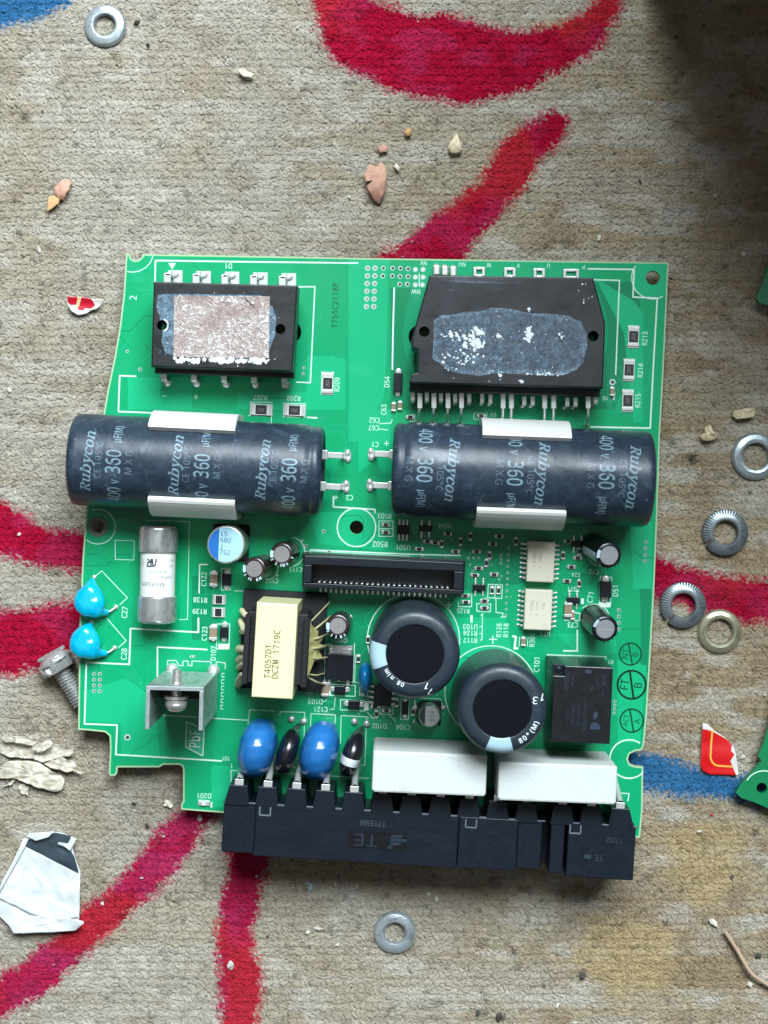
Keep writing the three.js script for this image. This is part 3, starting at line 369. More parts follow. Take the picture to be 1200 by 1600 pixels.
  for (let i = 0; i < 5; i++) {
    const q = loc(g, [[268 + i * 44.6, 429 + i * 1.2]], 2)[0], s = loc(g, [[257 + i * 47, 592 + i * 1.0]], 4)[0];
    mesh(g, 'pin', [T(RB(1.7, 0.8, 3.2, 0.2), q[0] - 0.6, 4.2, q[1] + 1.6), T(RB(1.5, 5, 0.8, 0.2), q[0] - 0.4, 0, q[1] + 0.3)], solder);
    mesh(g, 'solder_pad', [EX([[-1.7, -1.35], [1.7, -1.35], [1.7, 1.8], [-1.7, 1.8]], 0.08, 0.02).translate(q[0] + 0.6, 0.02, q[1] + 0.1), T(SP(0.9, 1.2, 0.6, 1, 12), q[0] + 0.5, 0.1, q[1] - 0.3)], solder);
    mesh(g, 'pin', [T(RB(1.5, 0.7, 2.4, 0.25), s[0], 4.6, s[1] - 0.8), T(RB(1.4, 5, 0.7, 0.25), s[0], 0, s[1] + 0.3), T(SP(0.95, 1.1, 0.5, 1.2, 10), s[0], 0.1, s[1] + 0.5)], solder);
  }
}
// ---- power module
{
  const h = 13, g = part('power_module', 795, 520, h, 0, 'large black power module with dried grey paste on top');
  const top = loc(g, [[671, 430], [927, 434], [946, 505], [942, 607], [639, 598], [643, 585], [652, 582], [652, 546], [643, 543], [643, 530]], h);
  const hl = loc(g, [[663, 518], [927, 525]], h);
  const x0 = X(630, h) - g.o[0], z0 = Z(424, h) - g.o[1], w = X(952, h) - X(630, h), d = Z(620, h) - Z(424, h);
  const tx = canvas(1288, 784, (c) => {
    c.fillStyle = '#151a20'; c.fillRect(0, 0, 1288, 784); const q = (x, y) => [(x - 630) * 4, (y - 424) * 4];
    c.strokeStyle = 'rgba(150,165,178,0.12)'; for (let i = 0; i < 60; i++) { c.lineWidth = rr(1, 4); const y = rr(20, 70); c.beginPath(); c.moveTo(rr(150, 400), y); c.lineTo(rr(420, 800), y + 8); c.stroke(); }
    const film = pl('678,500 690,492 720,489 745,487 765,482 790,482 815,487 850,490 890,494 908,502 916,520 917,545 912,565 900,578 880,586 840,586 800,584 770,583 750,588 722,584 700,578 685,565 676,560 677,540').map(([a, b]) => q(a, b));
    c.fillStyle = '#435360'; c.beginPath(); film.forEach(([a, b], i) => { const e = i ? film[i - 1] : film[film.length - 1]; i ? c.quadraticCurveTo((e[0] + a) / 2 + rr(-8, 8), (e[1] + b) / 2 + rr(-8, 8), a, b) : c.moveTo(a, b); }); c.closePath(); c.fill(); c.save(); c.clip();
    blobs(c, 700, 170, 220, 1010, 480, 2, 16, 'rgba(80,112,136,0.3)'); blobs(c, 300, 170, 220, 1010, 480, 2, 14, 'rgba(26,38,50,0.28)'); blobs(c, 200, 180, 300, 420, 330, 2, 10, 'rgba(150,172,188,0.35)');
    c.strokeStyle = 'rgba(150,175,192,0.8)'; c.lineWidth = 5; c.beginPath(); film.forEach(([a, b], i) => (i ? c.lineTo(a, b) : c.moveTo(a, b))); c.stroke(); c.globalAlpha = 0.25; for (let k = 0; k < 14; k++) { c.lineWidth = rr(3, 26); c.strokeStyle = rnd() < 0.5 ? '#6d8596' : '#33424f'; c.beginPath(); film.forEach(([a, b], i) => { const e = 1 - rr(0, 0.06); i ? c.lineTo(600 + (a - 600) * e + rr(-9, 9), 440 + (b - 440) * e + rr(-9, 9)) : c.moveTo(a, b); }); c.closePath(); c.stroke(); } c.globalAlpha = 1; blobs(c, 160, 430, 610, 700, 40, 1, 5, 'rgba(215,225,230,0.5)'); c.restore();
    blobs(c, 40, 0, 0, 1288, 784, 1, 4, 'rgba(170,185,195,0.35)'); scratches(c, 40, 1288, 784, 15, 80, 'rgba(160,178,190,0.25)', 1.3);
    scratches(c, 5, 300, 120, 20, 60, 'rgba(200,214,220,0.5)', 3); grain(c, 1288, 784, 0.6);
  });
  const mat = M({ map: tx, roughness: 0.5, roughnessMap: roughNoise });
  mesh(g, 'body', [planar(EX(top, 5, 0.35, [[hl[0][0], hl[0][1], 1.55], [hl[1][0], hl[1][1], 1.55]]).translate(0, 8, 0), x0, z0, w, d), planar(EX(top.map(([x, z], i) => [x, z + (i === 3 || i === 4 ? 1.6 : 0)]), 4.5, 0.3, [[hl[0][0], hl[0][1], 1.6], [hl[1][0], hl[1][1], 1.6]]).translate(0, 3.4, 0), x0, z0, w, d)], mat);
  const crumbs = [], cl = (n, cx, cy, sx, sy, r) => { for (let i = 0; i < n; i++) { const q = loc(g, [[cx + (rnd() + rnd() - 1) * sx, cy + (rnd() + rnd() - 1) * sy]], h)[0]; crumbs.push(SP(rr(0.12, r), rr(0.8, 1.4), 0.5, rr(0.7, 1.2), 7).rotateY(rr(0, 3)).translate(q[0], h + 0.05, q[1])); } };
  cl(36, 742, 525, 18, 14, 0.55); cl(26, 743, 540, 22, 10, 0.5); cl(22, 705, 525, 20, 12, 0.45); cl(40, 725, 558, 36, 22, 0.34); cl(26, 828, 523, 9, 14, 0.6); cl(6, 878, 525, 6, 7, 0.5); cl(5, 781, 526, 4, 6, 0.45); cl(3, 827, 483, 2, 4, 0.7); cl(24, 850, 585, 30, 3, 0.25); cl(5, 814, 597, 5, 3, 0.4); cl(4, 780, 586, 5, 2, 0.5); cl(30, 800, 540, 130, 70, 0.14); cl(8, 915, 465, 14, 30, 0.2);
  const pm = mesh(g, 'thermal_paste', crumbs, M({ color: 0xdfe7ea, roughness: 0.8 })); pm.userData.kind = 'stuff';
  for (const [px, py, k] of [[682, 421, 0], [695, 422, 0], [708, 423, 0], [749, 424, 1], [797, 425, 1], [843, 426, 1], [893, 427, 2]]) {
    const q = loc(g, [[px, py]], 2)[0];
    if (k) mesh(g, 'pin', [T(RB(k > 1 ? 3.6 : 2.6, 1.0, 0.8, 0.25), q[0], 0.3, q[1] + 0.9), T(RB(0.8, 1.2, 2.2, 0.2), q[0] - (k > 1 ? 1.5 : 1), 0.2, q[1]), T(RB(0.8, 1.2, 2.2, 0.2), q[0] + (k > 1 ? 1.5 : 1), 0.2, q[1]), T(RB(k > 1 ? 3 : 2, 0.5, 0.7, 0.2), q[0], 0.2, q[1] - 0.9), T(RB(0.8, 5, 1.4, 0.2), q[0], 0, q[1] + 2)], solder);
    else mesh(g, 'pin', [T(RB(1.6, 3.2, 2.4, 0.4), q[0], 0.2, q[1] + 0.3), T(SP(0.85, 1, 0.7, 0.8, 10), q[0], 0.4, q[1] - 0.9)], solder);
  }
  const long = [[656, 640], [678, 641], [700, 642], [721, 643], [786, 646], [799, 646], [851, 648], [865, 648], [919, 646]];
  for (const [px, py] of long) { const a = loc(g, [[px, 622]], 6)[0], b = loc(g, [[px - 1, py + 10]], 4)[0], c = loc(g, [[px - 2, py + 18]], 0.2)[0]; mesh(g, 'lead', [T(RB(1.15, 0.45, 3.6, 0.1), a[0], 5.8, a[1] + 0.6), TB([[a[0], 6, a[1] + 2], [b[0], 5.4, b[1] - 0.9], [b[0], 3.5, b[1] + 0.3], [c[0], 0.1, c[1]]], 0.32, 16, 6), T(SP(0.6, 1, 0.5, 1, 8), c[0], 0.1, c[1])], solder); }
  for (const [px, py] of [[645, 626], [667, 626], [689, 627], [711, 628], [733, 628], [753, 628], [766, 629], [819, 632], [832, 632], [886, 634], [899, 634], [930, 630]]) { const a = loc(g, [[px, py]], 5)[0]; mesh(g, 'lead', [T(RB(1.0, 0.45, 1.8, 0.1), a[0], 5.2, a[1] - 1), T(RB(1.0, 5, 0.5, 0.1), a[0], 0.2, a[1]), T(SP(0.6, 1, 0.5, 1, 8), a[0], 0.1, a[1] + 0.1)], solder); }
}
// ---- the two long capacitors lying in white clips
const sleeveTex = canvas(1044, 1224, (c) => {           // 58 mm long, 68 mm round; 18 pixels per mm; printed for the left one
  c.fillStyle = '#2b3845'; c.fillRect(0, 0, 1044, 1224); blobs(c, 300, 0, 200, 1044, 800, 3, 24, 'rgba(90,112,130,0.10)'); blobs(c, 240, 0, 200, 1044, 800, 1, 7, 'rgba(150,168,180,0.24)'); blobs(c, 30, 0, 250, 1044, 700, 14, 60, 'rgba(140,158,170,0.10)'); scratches(c, 110, 1044, 1224, 20, 110, 'rgba(140,162,178,0.28)', 1.6); scratches(c, 30, 1044, 1224, 10, 60, 'rgba(12,18,24,0.5)', 2);
  const col = 'rgba(140,166,180,0.52)';
  for (let k = 0; k < 3; k++) { const o = [40, 400, 755][k], cy = 640;
    text(c, 'Rubycon', o + 50, cy - 26, 56, -87, col, 'serif', 1.16, 0.35); text(c, 'Rubycon', o + 52, cy - 27, 56, -87, col, 'serif', 1.16, 0.35); text(c, 'Rubycon', o + 51, cy - 24, 56, -87, col, 'serif', 1.16, 0.35);
    text(c, 'CE 105°C', o + 98, cy - 30, 38, -88, col, 'sans-serif', 1.02);
    for (const q of [0, 2, 4]) { text(c, '400', o + 158 + q, cy + 128, 72, -88, col, 'sans-serif', 0.72); text(c, 'V', o + 168, cy + 60, 44, -88, col, 'sans-serif', 0.8); text(c, '360', o + 158 + q, cy - 26, 84, -88, col, 'sans-serif', 0.74); text(c, 'µF(M)', o + 168, cy - 150, 44, -88, col, 'sans-serif', 0.78); }
    text(c, 'M X G', o + 222, cy - 24, 40, -88, col, 'sans-serif', 1); }
  // rubbed-off print
  blobs(c, 60, 0, 420, 1044, 400, 2, 13, 'rgba(43,56,69,0.85)'); grain(c, 1044, 1224, 0.22, 2);
});
const dentBump = gray(512, 512, (u, v) => 0.5 + 0.5 * (fbm(u * 12, v * 10, 3) - 0.5) + 0.08 * smooth(0.6, 0.8, fbm(u * 30 + 5, v * 30, 2)));
const sleeveMat = P({ map: sleeveTex, roughness: 0.44, roughnessMap: roughNoise, bumpMap: dentBump, bumpScale: 0.0002, specularIntensity: 0.8 });
function longCap(px, py, rot, L, r, flip, label, clips) {
  const g = part('power_capacitor', px, py, r + 0.6, rot, label), e = L / 2;
  // a revolved body along x, closed end at -e, open end at +e
  const prof = [[0.01, -e], [r - 2.2, -e], [r - 1.2, -e + 0.1], [r - 0.4, -e + 0.5], [r - 0.08, -e + 1.2], [r, -e + 2.2], [r, 0], [r, e - 4.6], [r - 0.12, e - 3.4], [r - 0.55, e - 2.8], [r - 0.4, e - 2.2], [r - 0.3, e - 1.2], [r - 0.8, e - 0.4], [r - 1.6, e], [r - 2.4, e - 0.1], [r - 2.6, e - 1.4]];
  const lg = new THREE.LatheGeometry(prof.map(([a, b]) => new THREE.Vector2(a, b)), 72, Math.PI / 2, Math.PI * 2), n = prof.length, u = lg.attributes.uv;
  for (let i = 0; i <= 72; i++) for (let j = 0; j < n; j++) u.setXY(i * n + j, (prof[j][1] + e) / L, 1 - i / 72);
  lg.rotateZ(-Math.PI / 2);
  const body = clean(lg); if (flip) body.rotateY(Math.PI); body.translate(0, r + 0.6, 0); mesh(g, 'sleeve', body, sleeveMat);
  const s = flip ? -1 : 1, R = (q) => (flip ? q.rotateY(Math.PI) : q);
  mesh(g, 'bung', R(T(CY(r - 2.2, r - 2.2, 0.8, 40), e - 2.2, r + 0.6, 0, 0, 0, -90)), blackMatt);
  for (const z of [-3.8, 3.4]) { mesh(g, 'terminal', R(mergeGeometries([T(RB(2.6, 0.7, 2.2, 0.2), e - 0.5, r - 1.4, z), T(RB(5.0, 0.5, 1.4, 0.15), e + 1.6, r - 2.2, z), T(RB(0.6, r - 2, 1.3, 0.2), e + 4.0, 0.2, z), T(RB(1.9, 0.3, 1.6, 0.1), e + 4.9, 0.1, z)])), solder); mesh(g, 'solder_joint', R(mergeGeometries([T(SP(1.0, 0.8, 0.6, 0.9, 12), e + 5.0, 0.2, z - 0.8), T(SP(0.9, 0.8, 0.6, 0.9, 12), e + 5.2, 0.2, z + 0.7)])), solder); }
  for (const [side, cx, len] of clips) {
    const pts = []; const t0 = -20, t1 = 44, ro = r + 1.55, ri = r + 0.08;
    const at = (q, a) => [side * q * Math.cos(a * D2R), r + 0.6 + q * Math.sin(a * D2R)];
    pts.push([side * ro, 0.1], [side * ro, r + 0.6 + ro * Math.sin(2 * D2R)]); for (let a = 8; a <= t1; a += 6) pts.push(at(ro, a)); pts.push(at(ro - 0.2, t1 + 3), at(ri, t1 + 2)); for (let a = t1; a >= t0; a -= 6) pts.push(at(ri, a)); pts.push([side * (ro - 1.7), 0.1]);
    const sh = new THREE.Shape(pts.map(([a, b]) => new THREE.Vector2(a, b))), q = new THREE.ExtrudeGeometry(sh, { depth: len, bevelEnabled: true, bevelThickness: 0.2, bevelSize: 0.15, bevelOffset: -0.15, bevelSegments: 2, curveSegments: 6 });
    q.rotateY(-Math.PI / 2).translate(cx + len / 2, 0, 0); mesh(g, 'clip', clean(q), whitePlastic);
  }
}
longCap(310, 727, 2.8, 56.8, 10.45, false, 'long blue-grey capacitor on the left, its text reading upwards', [[-1, -0.9, 19], [1, -0.2, 19]]);
longCap(814, 741, 2.2, 58.6, 10.9, true, 'long blue-grey capacitor on the right, its text reading downwards', [[-1, 0.4, 19.5], [1, -0.2, 19.5]]);

// ---- teardrop disc capacitors hanging over the left edge
const aqua = P({ color: 0x00b2da, roughness: 0.22, clearcoat: 0.8, clearcoatRoughness: 0.12 });
for (const [px, py, a, b] of [[139, 940, [146, 905], [180, 953]], [132, 1005, [142, 975], [178, 1017]]]) {
  const g = part('disc_capacitor', px, py, 3.4, 0, 'glossy sky-blue teardrop capacitor on two wire legs'), A = loc(g, [a], 1)[0], B = loc(g, [b], 1)[0];
  const fn = (x, y, z) => { const yy = y - 3.0 - z * 0.12, d = (Math.hypot(x / 3.65, yy / 2.05, z / 3.5) - 1) * 2.1 + 0.14 * (vn(x * 0.9 + 20, z * 0.9 + 20) - 0.5); return smin(smin(d, cap3([x, y, z], [0.2, 2.9, -2.4], [A[0] - 0.25, 1.1, A[1] + 0.4], 1.6, 0.72), 1.6), cap3([x, y, z], [1.6, 2.4, 2.4], [B[0] - 2.2, 1.2, B[1] + 0.55], 1.25, 0.8), 1.3); };
  mesh(g, 'coated_body', sdf(fn, [1, 2.6, 0], 6.4, 56), aqua);
  mesh(g, 'wire_leg', [TB([[B[0] - 2.6, 1.2, B[1] + 0.6], [B[0] - 1, 1.0, B[1] + 0.2], [B[0] - 0.1, 0.6, B[1] - 0.5], [B[0], 0.05, B[1] - 0.6]], 0.28, 12, 8), T(SP(0.62, 1, 0.6, 1, 10), B[0], 0.1, B[1] - 0.6)], solder);
  mesh(g, 'wire_leg', [TB([[A[0] - 0.25, 1.1, A[1] + 0.4], [A[0], 0.5, A[1] - 0.2], [A[0], 0.05, A[1] - 0.4]], 0.28, 10, 8), T(SP(0.6, 1, 0.6, 1, 10), A[0], 0.1, A[1] - 0.4)], solder);
}
// ---- fuse
{
  const r = 4.5, L = 22.6, g = part('fuse', 246.5, 897, r + 0.2, 1.2, 'cylindrical fuse with two silver caps and a white printed band');
  const band = canvas(640, 1130, (c) => { // around (x) by along (y)
    c.fillStyle = '#e8ece9'; c.fillRect(0, 0, 640, 1130); const k = '#3b4348';
    const t = (s, x, y, z, f = 'sans-serif', sx = 1) => text(c, s, x, y, z, 180, k, f, sx);
    t('MERSEN', 285, 672, 62, 'sans-serif', 1.3); t('21/20PCB', 470, 590, 48, 'sans-serif', 0.8); t('DC260V (CCC)', 350, 532, 44, 'sans-serif', 0.8); t('(UL)', 520, 466, 36); t('0521', 530, 400, 36); t('®', 208, 458, 24);
    c.save(); c.translate(272, 424); c.rotate(Math.PI); c.strokeStyle = k; c.lineWidth = 17; c.beginPath(); c.moveTo(-12, 46); c.lineTo(-22, -44); c.moveTo(-60, 46); c.lineTo(-46, -30); c.lineTo(-10, -44); c.moveTo(2, 46); c.lineTo(2, -44); c.lineTo(46, -44); c.lineTo(46, 2); c.lineTo(4, 4); c.lineTo(54, 46); c.stroke(); c.restore();
    c.strokeStyle = k; c.lineWidth = 5; c.beginPath(); c.arc(130, 430, 34, 0, 7); c.stroke(); t('R', 130, 430, 34);
  });
  const lg = new THREE.LatheGeometry([[r - 0.45, -L / 2 + 5], [r - 0.45, L / 2 - 5]].map(([a, b]) => new THREE.Vector2(a, b)), 56, 0, Math.PI * 2), u = lg.attributes.uv;
  for (let i = 0; i <= 56; i++) for (let j = 0; j < 2; j++) u.setXY(i * 2 + j, ((i / 56) * 2) % 1.0001, j ? 0.12 : 0.88);
  lg.rotateX(Math.PI / 2); lg.rotateZ(-Math.PI / 2 + 0.02); const bm = clean(lg).translate(0, r + 0.2, 0);
  // print unrolled over the upper half: left edge to right edge
  { const p = bm.attributes.position, uu = bm.attributes.uv; for (let i = 0; i < p.count; i++) { const a = Math.atan2(p.getX(i), p.getY(i) - r - 0.2); uu.setXY(i, 0.5 + a / Math.PI, 1 - (p.getZ(i) + L / 2) / L); } }
  mesh(g, 'printed_band', bm, P({ map: band, roughness: 0.35, clearcoat: 0.4, clearcoatRoughness: 0.2 }));
  for (const s of [-1, 1]) { const c = LA([[0, 0], [r - 0.9, 0], [r - 0.3, 0.25], [r, 0.9], [r, 5.9], [r - 0.1, 6.2], [r - 0.42, 6.3]], 56); c.rotateX(s > 0 ? -Math.PI / 2 : Math.PI / 2); c.translate(0, r + 0.2, s * L / 2); mesh(g, 'end_cap', c, tin); }
}
// ---- round cans
{
  const g = part('polymer_capacitor', 353, 851, 11.5, 2, 'silver can capacitor with a blue segment on its top');
  const tx = canvas(256, 256, (c) => { c.fillStyle = '#a3d0e4'; c.fillRect(0, 0, 256, 256); c.fillStyle = '#1468b4'; c.fillRect(0, 0, 76, 256); const k = '#1f3548'; [['LS', 112, 50], ['680', 124, 96], ['J', 98, 142], ['752', 122, 186]].forEach(([s, a, b]) => text(c, s, a, b, 48, 2, k, 'sans-serif')); });
  const b = LA([[4.2, 0], [4.4, 0.4], [4.4, 1.2], [4.1, 1.6], [4.4, 2.1], [4.4, 10.9], [4.25, 11.3], [4.05, 11.45], [3.9, 11.4]]); mesh(g, 'can', b, silver);
  const t = T(CY(4.0, 3.95, 0.3, 40), 0, 11.18, 0); mesh(g, 'printed_top', planar(t, -4, -4, 8, 8), M({ map: tx, roughness: 0.4 })); mesh(g, 'base', T(RB(8.6, 1.2, 8.6, 0.6), 0, 0, 0), blackMatt);
}
const brownSleeve = P({ color: 0x2b1d1e, roughness: 0.3, clearcoat: 0.5, clearcoatRoughness: 0.2 }), darkSleeve = P({ color: 0x14181c, roughness: 0.35, clearcoat: 0.5, clearcoatRoughness: 0.2 });
const greyTop = M({ color: 0x8b8787, roughness: 0.6, metalness: 0.2 }), paleTop = M({ color: 0xc7c8cc, roughness: 0.38, metalness: 0.6 });
const stripeMat = M({ color: 0xb9cfd8, roughness: 0.45 });
function smallCap(px, py, bx, by, h, r, rt, sleeve, top, stripeA, print) {     // top and foot in the picture; leans between them
  const g = part('electrolytic_capacitor', bx, by, 0, 0), t = loc(g, [[px, py]], h)[0], d = [t[0], h, t[1]];
  const turn = (q) => AX(q, d), len = Math.hypot(...d);
  mesh(g, 'sleeve', turn(LA([[r * 0.9, 0.2], [r, 0.7], [r, 1.4], [r * 0.94, 1.8], [r, 2.3], [r, len - 0.7], [r * 0.95, len - 0.2], [rt, len - 0.05], [rt - 0.05, len - 0.25]], 36)), sleeve);
  mesh(g, 'top', turn(mergeGeometries([T(CY(rt, rt - 0.1, 0.25, 32), 0, len - 0.3, 0), T(RB(rt * 1.5, 0.06, 0.12, 0.02, 1), 0, len - 0.06, 0.2), T(RB(0.12, 0.06, rt * 1.2, 0.02, 1), 0.2, len - 0.065, 0)])), top);
  const st = new THREE.CylinderGeometry(r + 0.03, r + 0.03, len - 2.9, 8, 1, true, stripeA - 0.35, 0.7).translate(0, len / 2 + 0.8, 0); mesh(g, 'stripe', turn(mergeGeometries([clean(st), clean(new THREE.RingGeometry(rt + 0.02, r - 0.05, 8, 1, -stripeA + Math.PI * 1.5 + -0.35 + Math.PI, 0.7).rotateX(-Math.PI / 2)).translate(0, len - 0.03, 0)])), stripeMat);
  const wr = []; for (let i = 0; i < 7; i++) { const a = rr(0.2, 2.6); wr.push(T(RB(0.25, 0.12, 0.7, 0.05, 1), 0, 0, r * 0.93).rotateY(a - 1.3).translate(0, len - 0.2, 0)); } mesh(g, 'sleeve_fold', turn(mergeGeometries(wr)), sleeve === brownSleeve ? stripeMat : sleeve);
  return g;
}
smallCap(397, 889, 414, 884, 8.5, 2.75, 1.95, brownSleeve, greyTop, -1.55); smallCap(440, 866, 452, 862, 8.5, 2.75, 1.95, brownSleeve, greyTop, -1.55);
smallCap(528, 978, 533, 972, 11, 2.75, 1.9, brownSleeve, greyTop, -1.6); smallCap(952, 868, 925, 852, 11.5, 3.05, 2.25, darkSleeve, paleTop, -1.4); smallCap(946, 983, 925, 963, 11.5, 3.05, 2.25, darkSleeve, paleTop, -1.0);
{ // metal can on a square base
  const g = part('can_capacitor', 671, 1119, 6, 2, 'small silver can capacitor below the tall round ones');
  const tx = canvas(192, 192, (c) => { c.fillStyle = '#b9bcbb'; c.fillRect(0, 0, 192, 192); c.fillStyle = '#3a3f42'; c.fillRect(0, 0, 56, 192); [['7G', 118, 62], ['47', 118, 98], ['VZ8', 118, 134]].forEach(([s, a, b]) => text(c, s, a, b, 36, 4, '#33383a', 'sans-serif')); });
  mesh(g, 'can', LA([[2.4, 0.6], [2.62, 0.9], [2.62, 1.2], [2.45, 1.5], [2.62, 1.8], [2.62, 5.4], [2.45, 5.8], [2.2, 5.92]]), silver); mesh(g, 'printed_top', planar(T(CY(2.35, 2.3, 0.2, 32), 0, 5.75, 0), -2.35, -2.35, 4.7, 4.7), M({ map: tx, roughness: 0.38, metalness: 0.3 }));
  mesh(g, 'base', EX([[-2.8, -2], [-2, -2.8], [2.8, -2.8], [2.8, 2.8], [-2, 2.8], [-2.8, 2]], 0.9, 0.1), blackMatt); for (const s of [-1, 1]) mesh(g, 'terminal', [T(RB(1.4, 0.25, 0.9, 0.1), s * 3.1, 0.02, -1.2), T(SP(0.5, 1, 0.6, 1, 8), s * 3.4, 0.1, -1.2)], solder);
}
// ---- two tall round capacitors
function tallCap(px, py, wedge, prints, marks, label) {
  const h = 30, r = 9.85, g = part('round_capacitor', px, py, h, 0, label);
  const tx = canvas(1024, 1024, (c) => {
    c.fillStyle = '#26323c'; c.fillRect(0, 0, 1024, 1024); c.translate(512, 512); c.scale(50, 50); c.fillStyle = '#a9c9d4'; c.beginPath(); c.moveTo(0, 0); c.arc(0, 0, 12, (wedge - 19) * D2R, (wedge + 19) * D2R); c.fill();
    for (const [s, a, rad, size, rot] of prints) { [...s].forEach((ch, i) => { const aa = (a - i * size * 38 / rad) * D2R; c.save(); c.translate(Math.cos(aa) * rad, Math.sin(aa) * rad); c.rotate(aa + rot * D2R); c.scale(0.02, 0.02); c.fillStyle = '#dfe9ec'; c.font = `bold ${size * 50}px sans-serif`; c.textAlign = 'center'; c.textBaseline = 'middle'; c.fillText(ch, 0, 0); c.restore(); }); }
    for (const [ch, a, b, size, rot] of marks) { c.save(); c.translate(a, b); c.rotate(rot * D2R); c.scale(0.02, 0.02); c.fillStyle = '#dfe9ec'; c.font = `${size * 50}px sans-serif`; c.textAlign = 'center'; c.textBaseline = 'middle'; c.fillText(ch, 0, 0); c.fillText(ch, 4, 0); c.restore(); }
    c.setTransform(1, 0, 0, 1, 0, 0); blobs(c, 90, 0, 0, 1024, 1024, 2, 7, 'rgba(120,142,156,0.16)'); scratches(c, 30, 1024, 1024, 10, 50, 'rgba(120,142,156,0.3)', 1.5);
  });
  const b = LA([[r - 0.3, 0.2], [r, 0.8], [r, h - 2.2], [r - 0.25, h - 1.2], [r - 0.9, h - 0.45], [r - 1.8, h - 0.05], [6.6, h], [6.3, h - 0.1], [6.2, h - 0.45]], 72); mesh(g, 'sleeve', planar(b, -10.24, -10.24, 20.48, 20.48), P({ map: tx, roughness: 0.5, roughnessMap: roughNoise, bumpMap: dentBump, bumpScale: 0.0001 }));
  const dk = []; for (let i = 0; i < 40; i++) { const a = i / 40 * 6.2832, q = 6.28 + 0.12 * Math.cos(a * 3 + px) + (i % 20 === 7 ? 0.25 : 0); dk.push([Math.cos(a) * q, Math.sin(a) * q]); }
  mesh(g, 'can_top', EX(dk, 0.3, 0).translate(0, h - 0.36, 0), P({ color: 0x060a12, roughness: 0.36, specularIntensity: 0.45 }));
}
tallCap(648, 1022, 178, [['min 80', 148, 7.1, 1.35, -90 + 180]], [['1', 2.6, 6.9, 2.1, 205], ['7', 3.4, 8.2, 2.1, 192]], 'tall round capacitor with its pale stripe to the left');
tallCap(785, 1108, 94, [['80°(M)', 60, 7.9, 1.6, -90 + 0]], [['3', 7.1, -1.9, 2.2, 186], ['1', 8.7, -2.5, 2.2, 196]], 'tall round capacitor with its pale stripe at the bottom');
{ const g = part('film_capacitor', 571, 1062, 3, 0, 'bright blue capacitor half hidden under the tall round one'); mesh(g, 'coated_body', sdf((x, y, z) => smin((Math.hypot(x / 1.6, (y - 4.5) / 4.2, (z + 1) / 3.2) - 1) * 1.6, cap3([x, y, z], [-0.4, 2, 1.2], [-0.3, 0.5, 2.8], 1.1, 0.7), 1), [0, 4, -0.2], 5.4, 40), P({ color: 0x0d78b4, roughness: 0.3, clearcoat: 0.5 })); }
// ---- slot connector
{
  const g = part('slot_connector', 599, 899, 9, 2.6), W = 36.6, D = 7.4, H = 9;
  mesh(g, 'housing', [T(RB(W, H, 2.0, 0.2), 0, 0, -D / 2 + 1), T(RB(W, H - 0.3, 1.2, 0.2), 0, 0, D / 2 - 0.6), T(RB(1.9, H, D - 3.3, 0.2), -W / 2 + 0.95, 0, -D / 2 + 2 + (D - 3.2) / 2), T(RB(2.2, H, D - 3.3, 0.2), W / 2 - 1.1, 0, -D / 2 + 2 + (D - 3.2) / 2), T(RB(W - 4, 2, D - 3.3, 0.05), 0, 0.01, 0.4), T(RB(W + 1.2, 2, D + 0.6, 0.2), 0, 0.005, -0.1), T(RB(1.3, 2.6, 1.6, 0.3), -W / 2 - 0.2, 0, -D / 2 + 0.4)], M({ color: 0x121a22, roughness: 0.42, roughnessMap: roughNoise }));
  for (let i = 0; i < 25; i++) mesh(g, 'contact', [T(RB(0.5, 6.9, 0.3, 0.08, 1), -14.6 + i * 1.225, 1.6, D / 2 - 1.45), T(RB(0.45, 0.2, 1.3, 0.05, 1), -14.6 + i * 1.225, 0.05, D / 2 + 0.8)], silver);
}
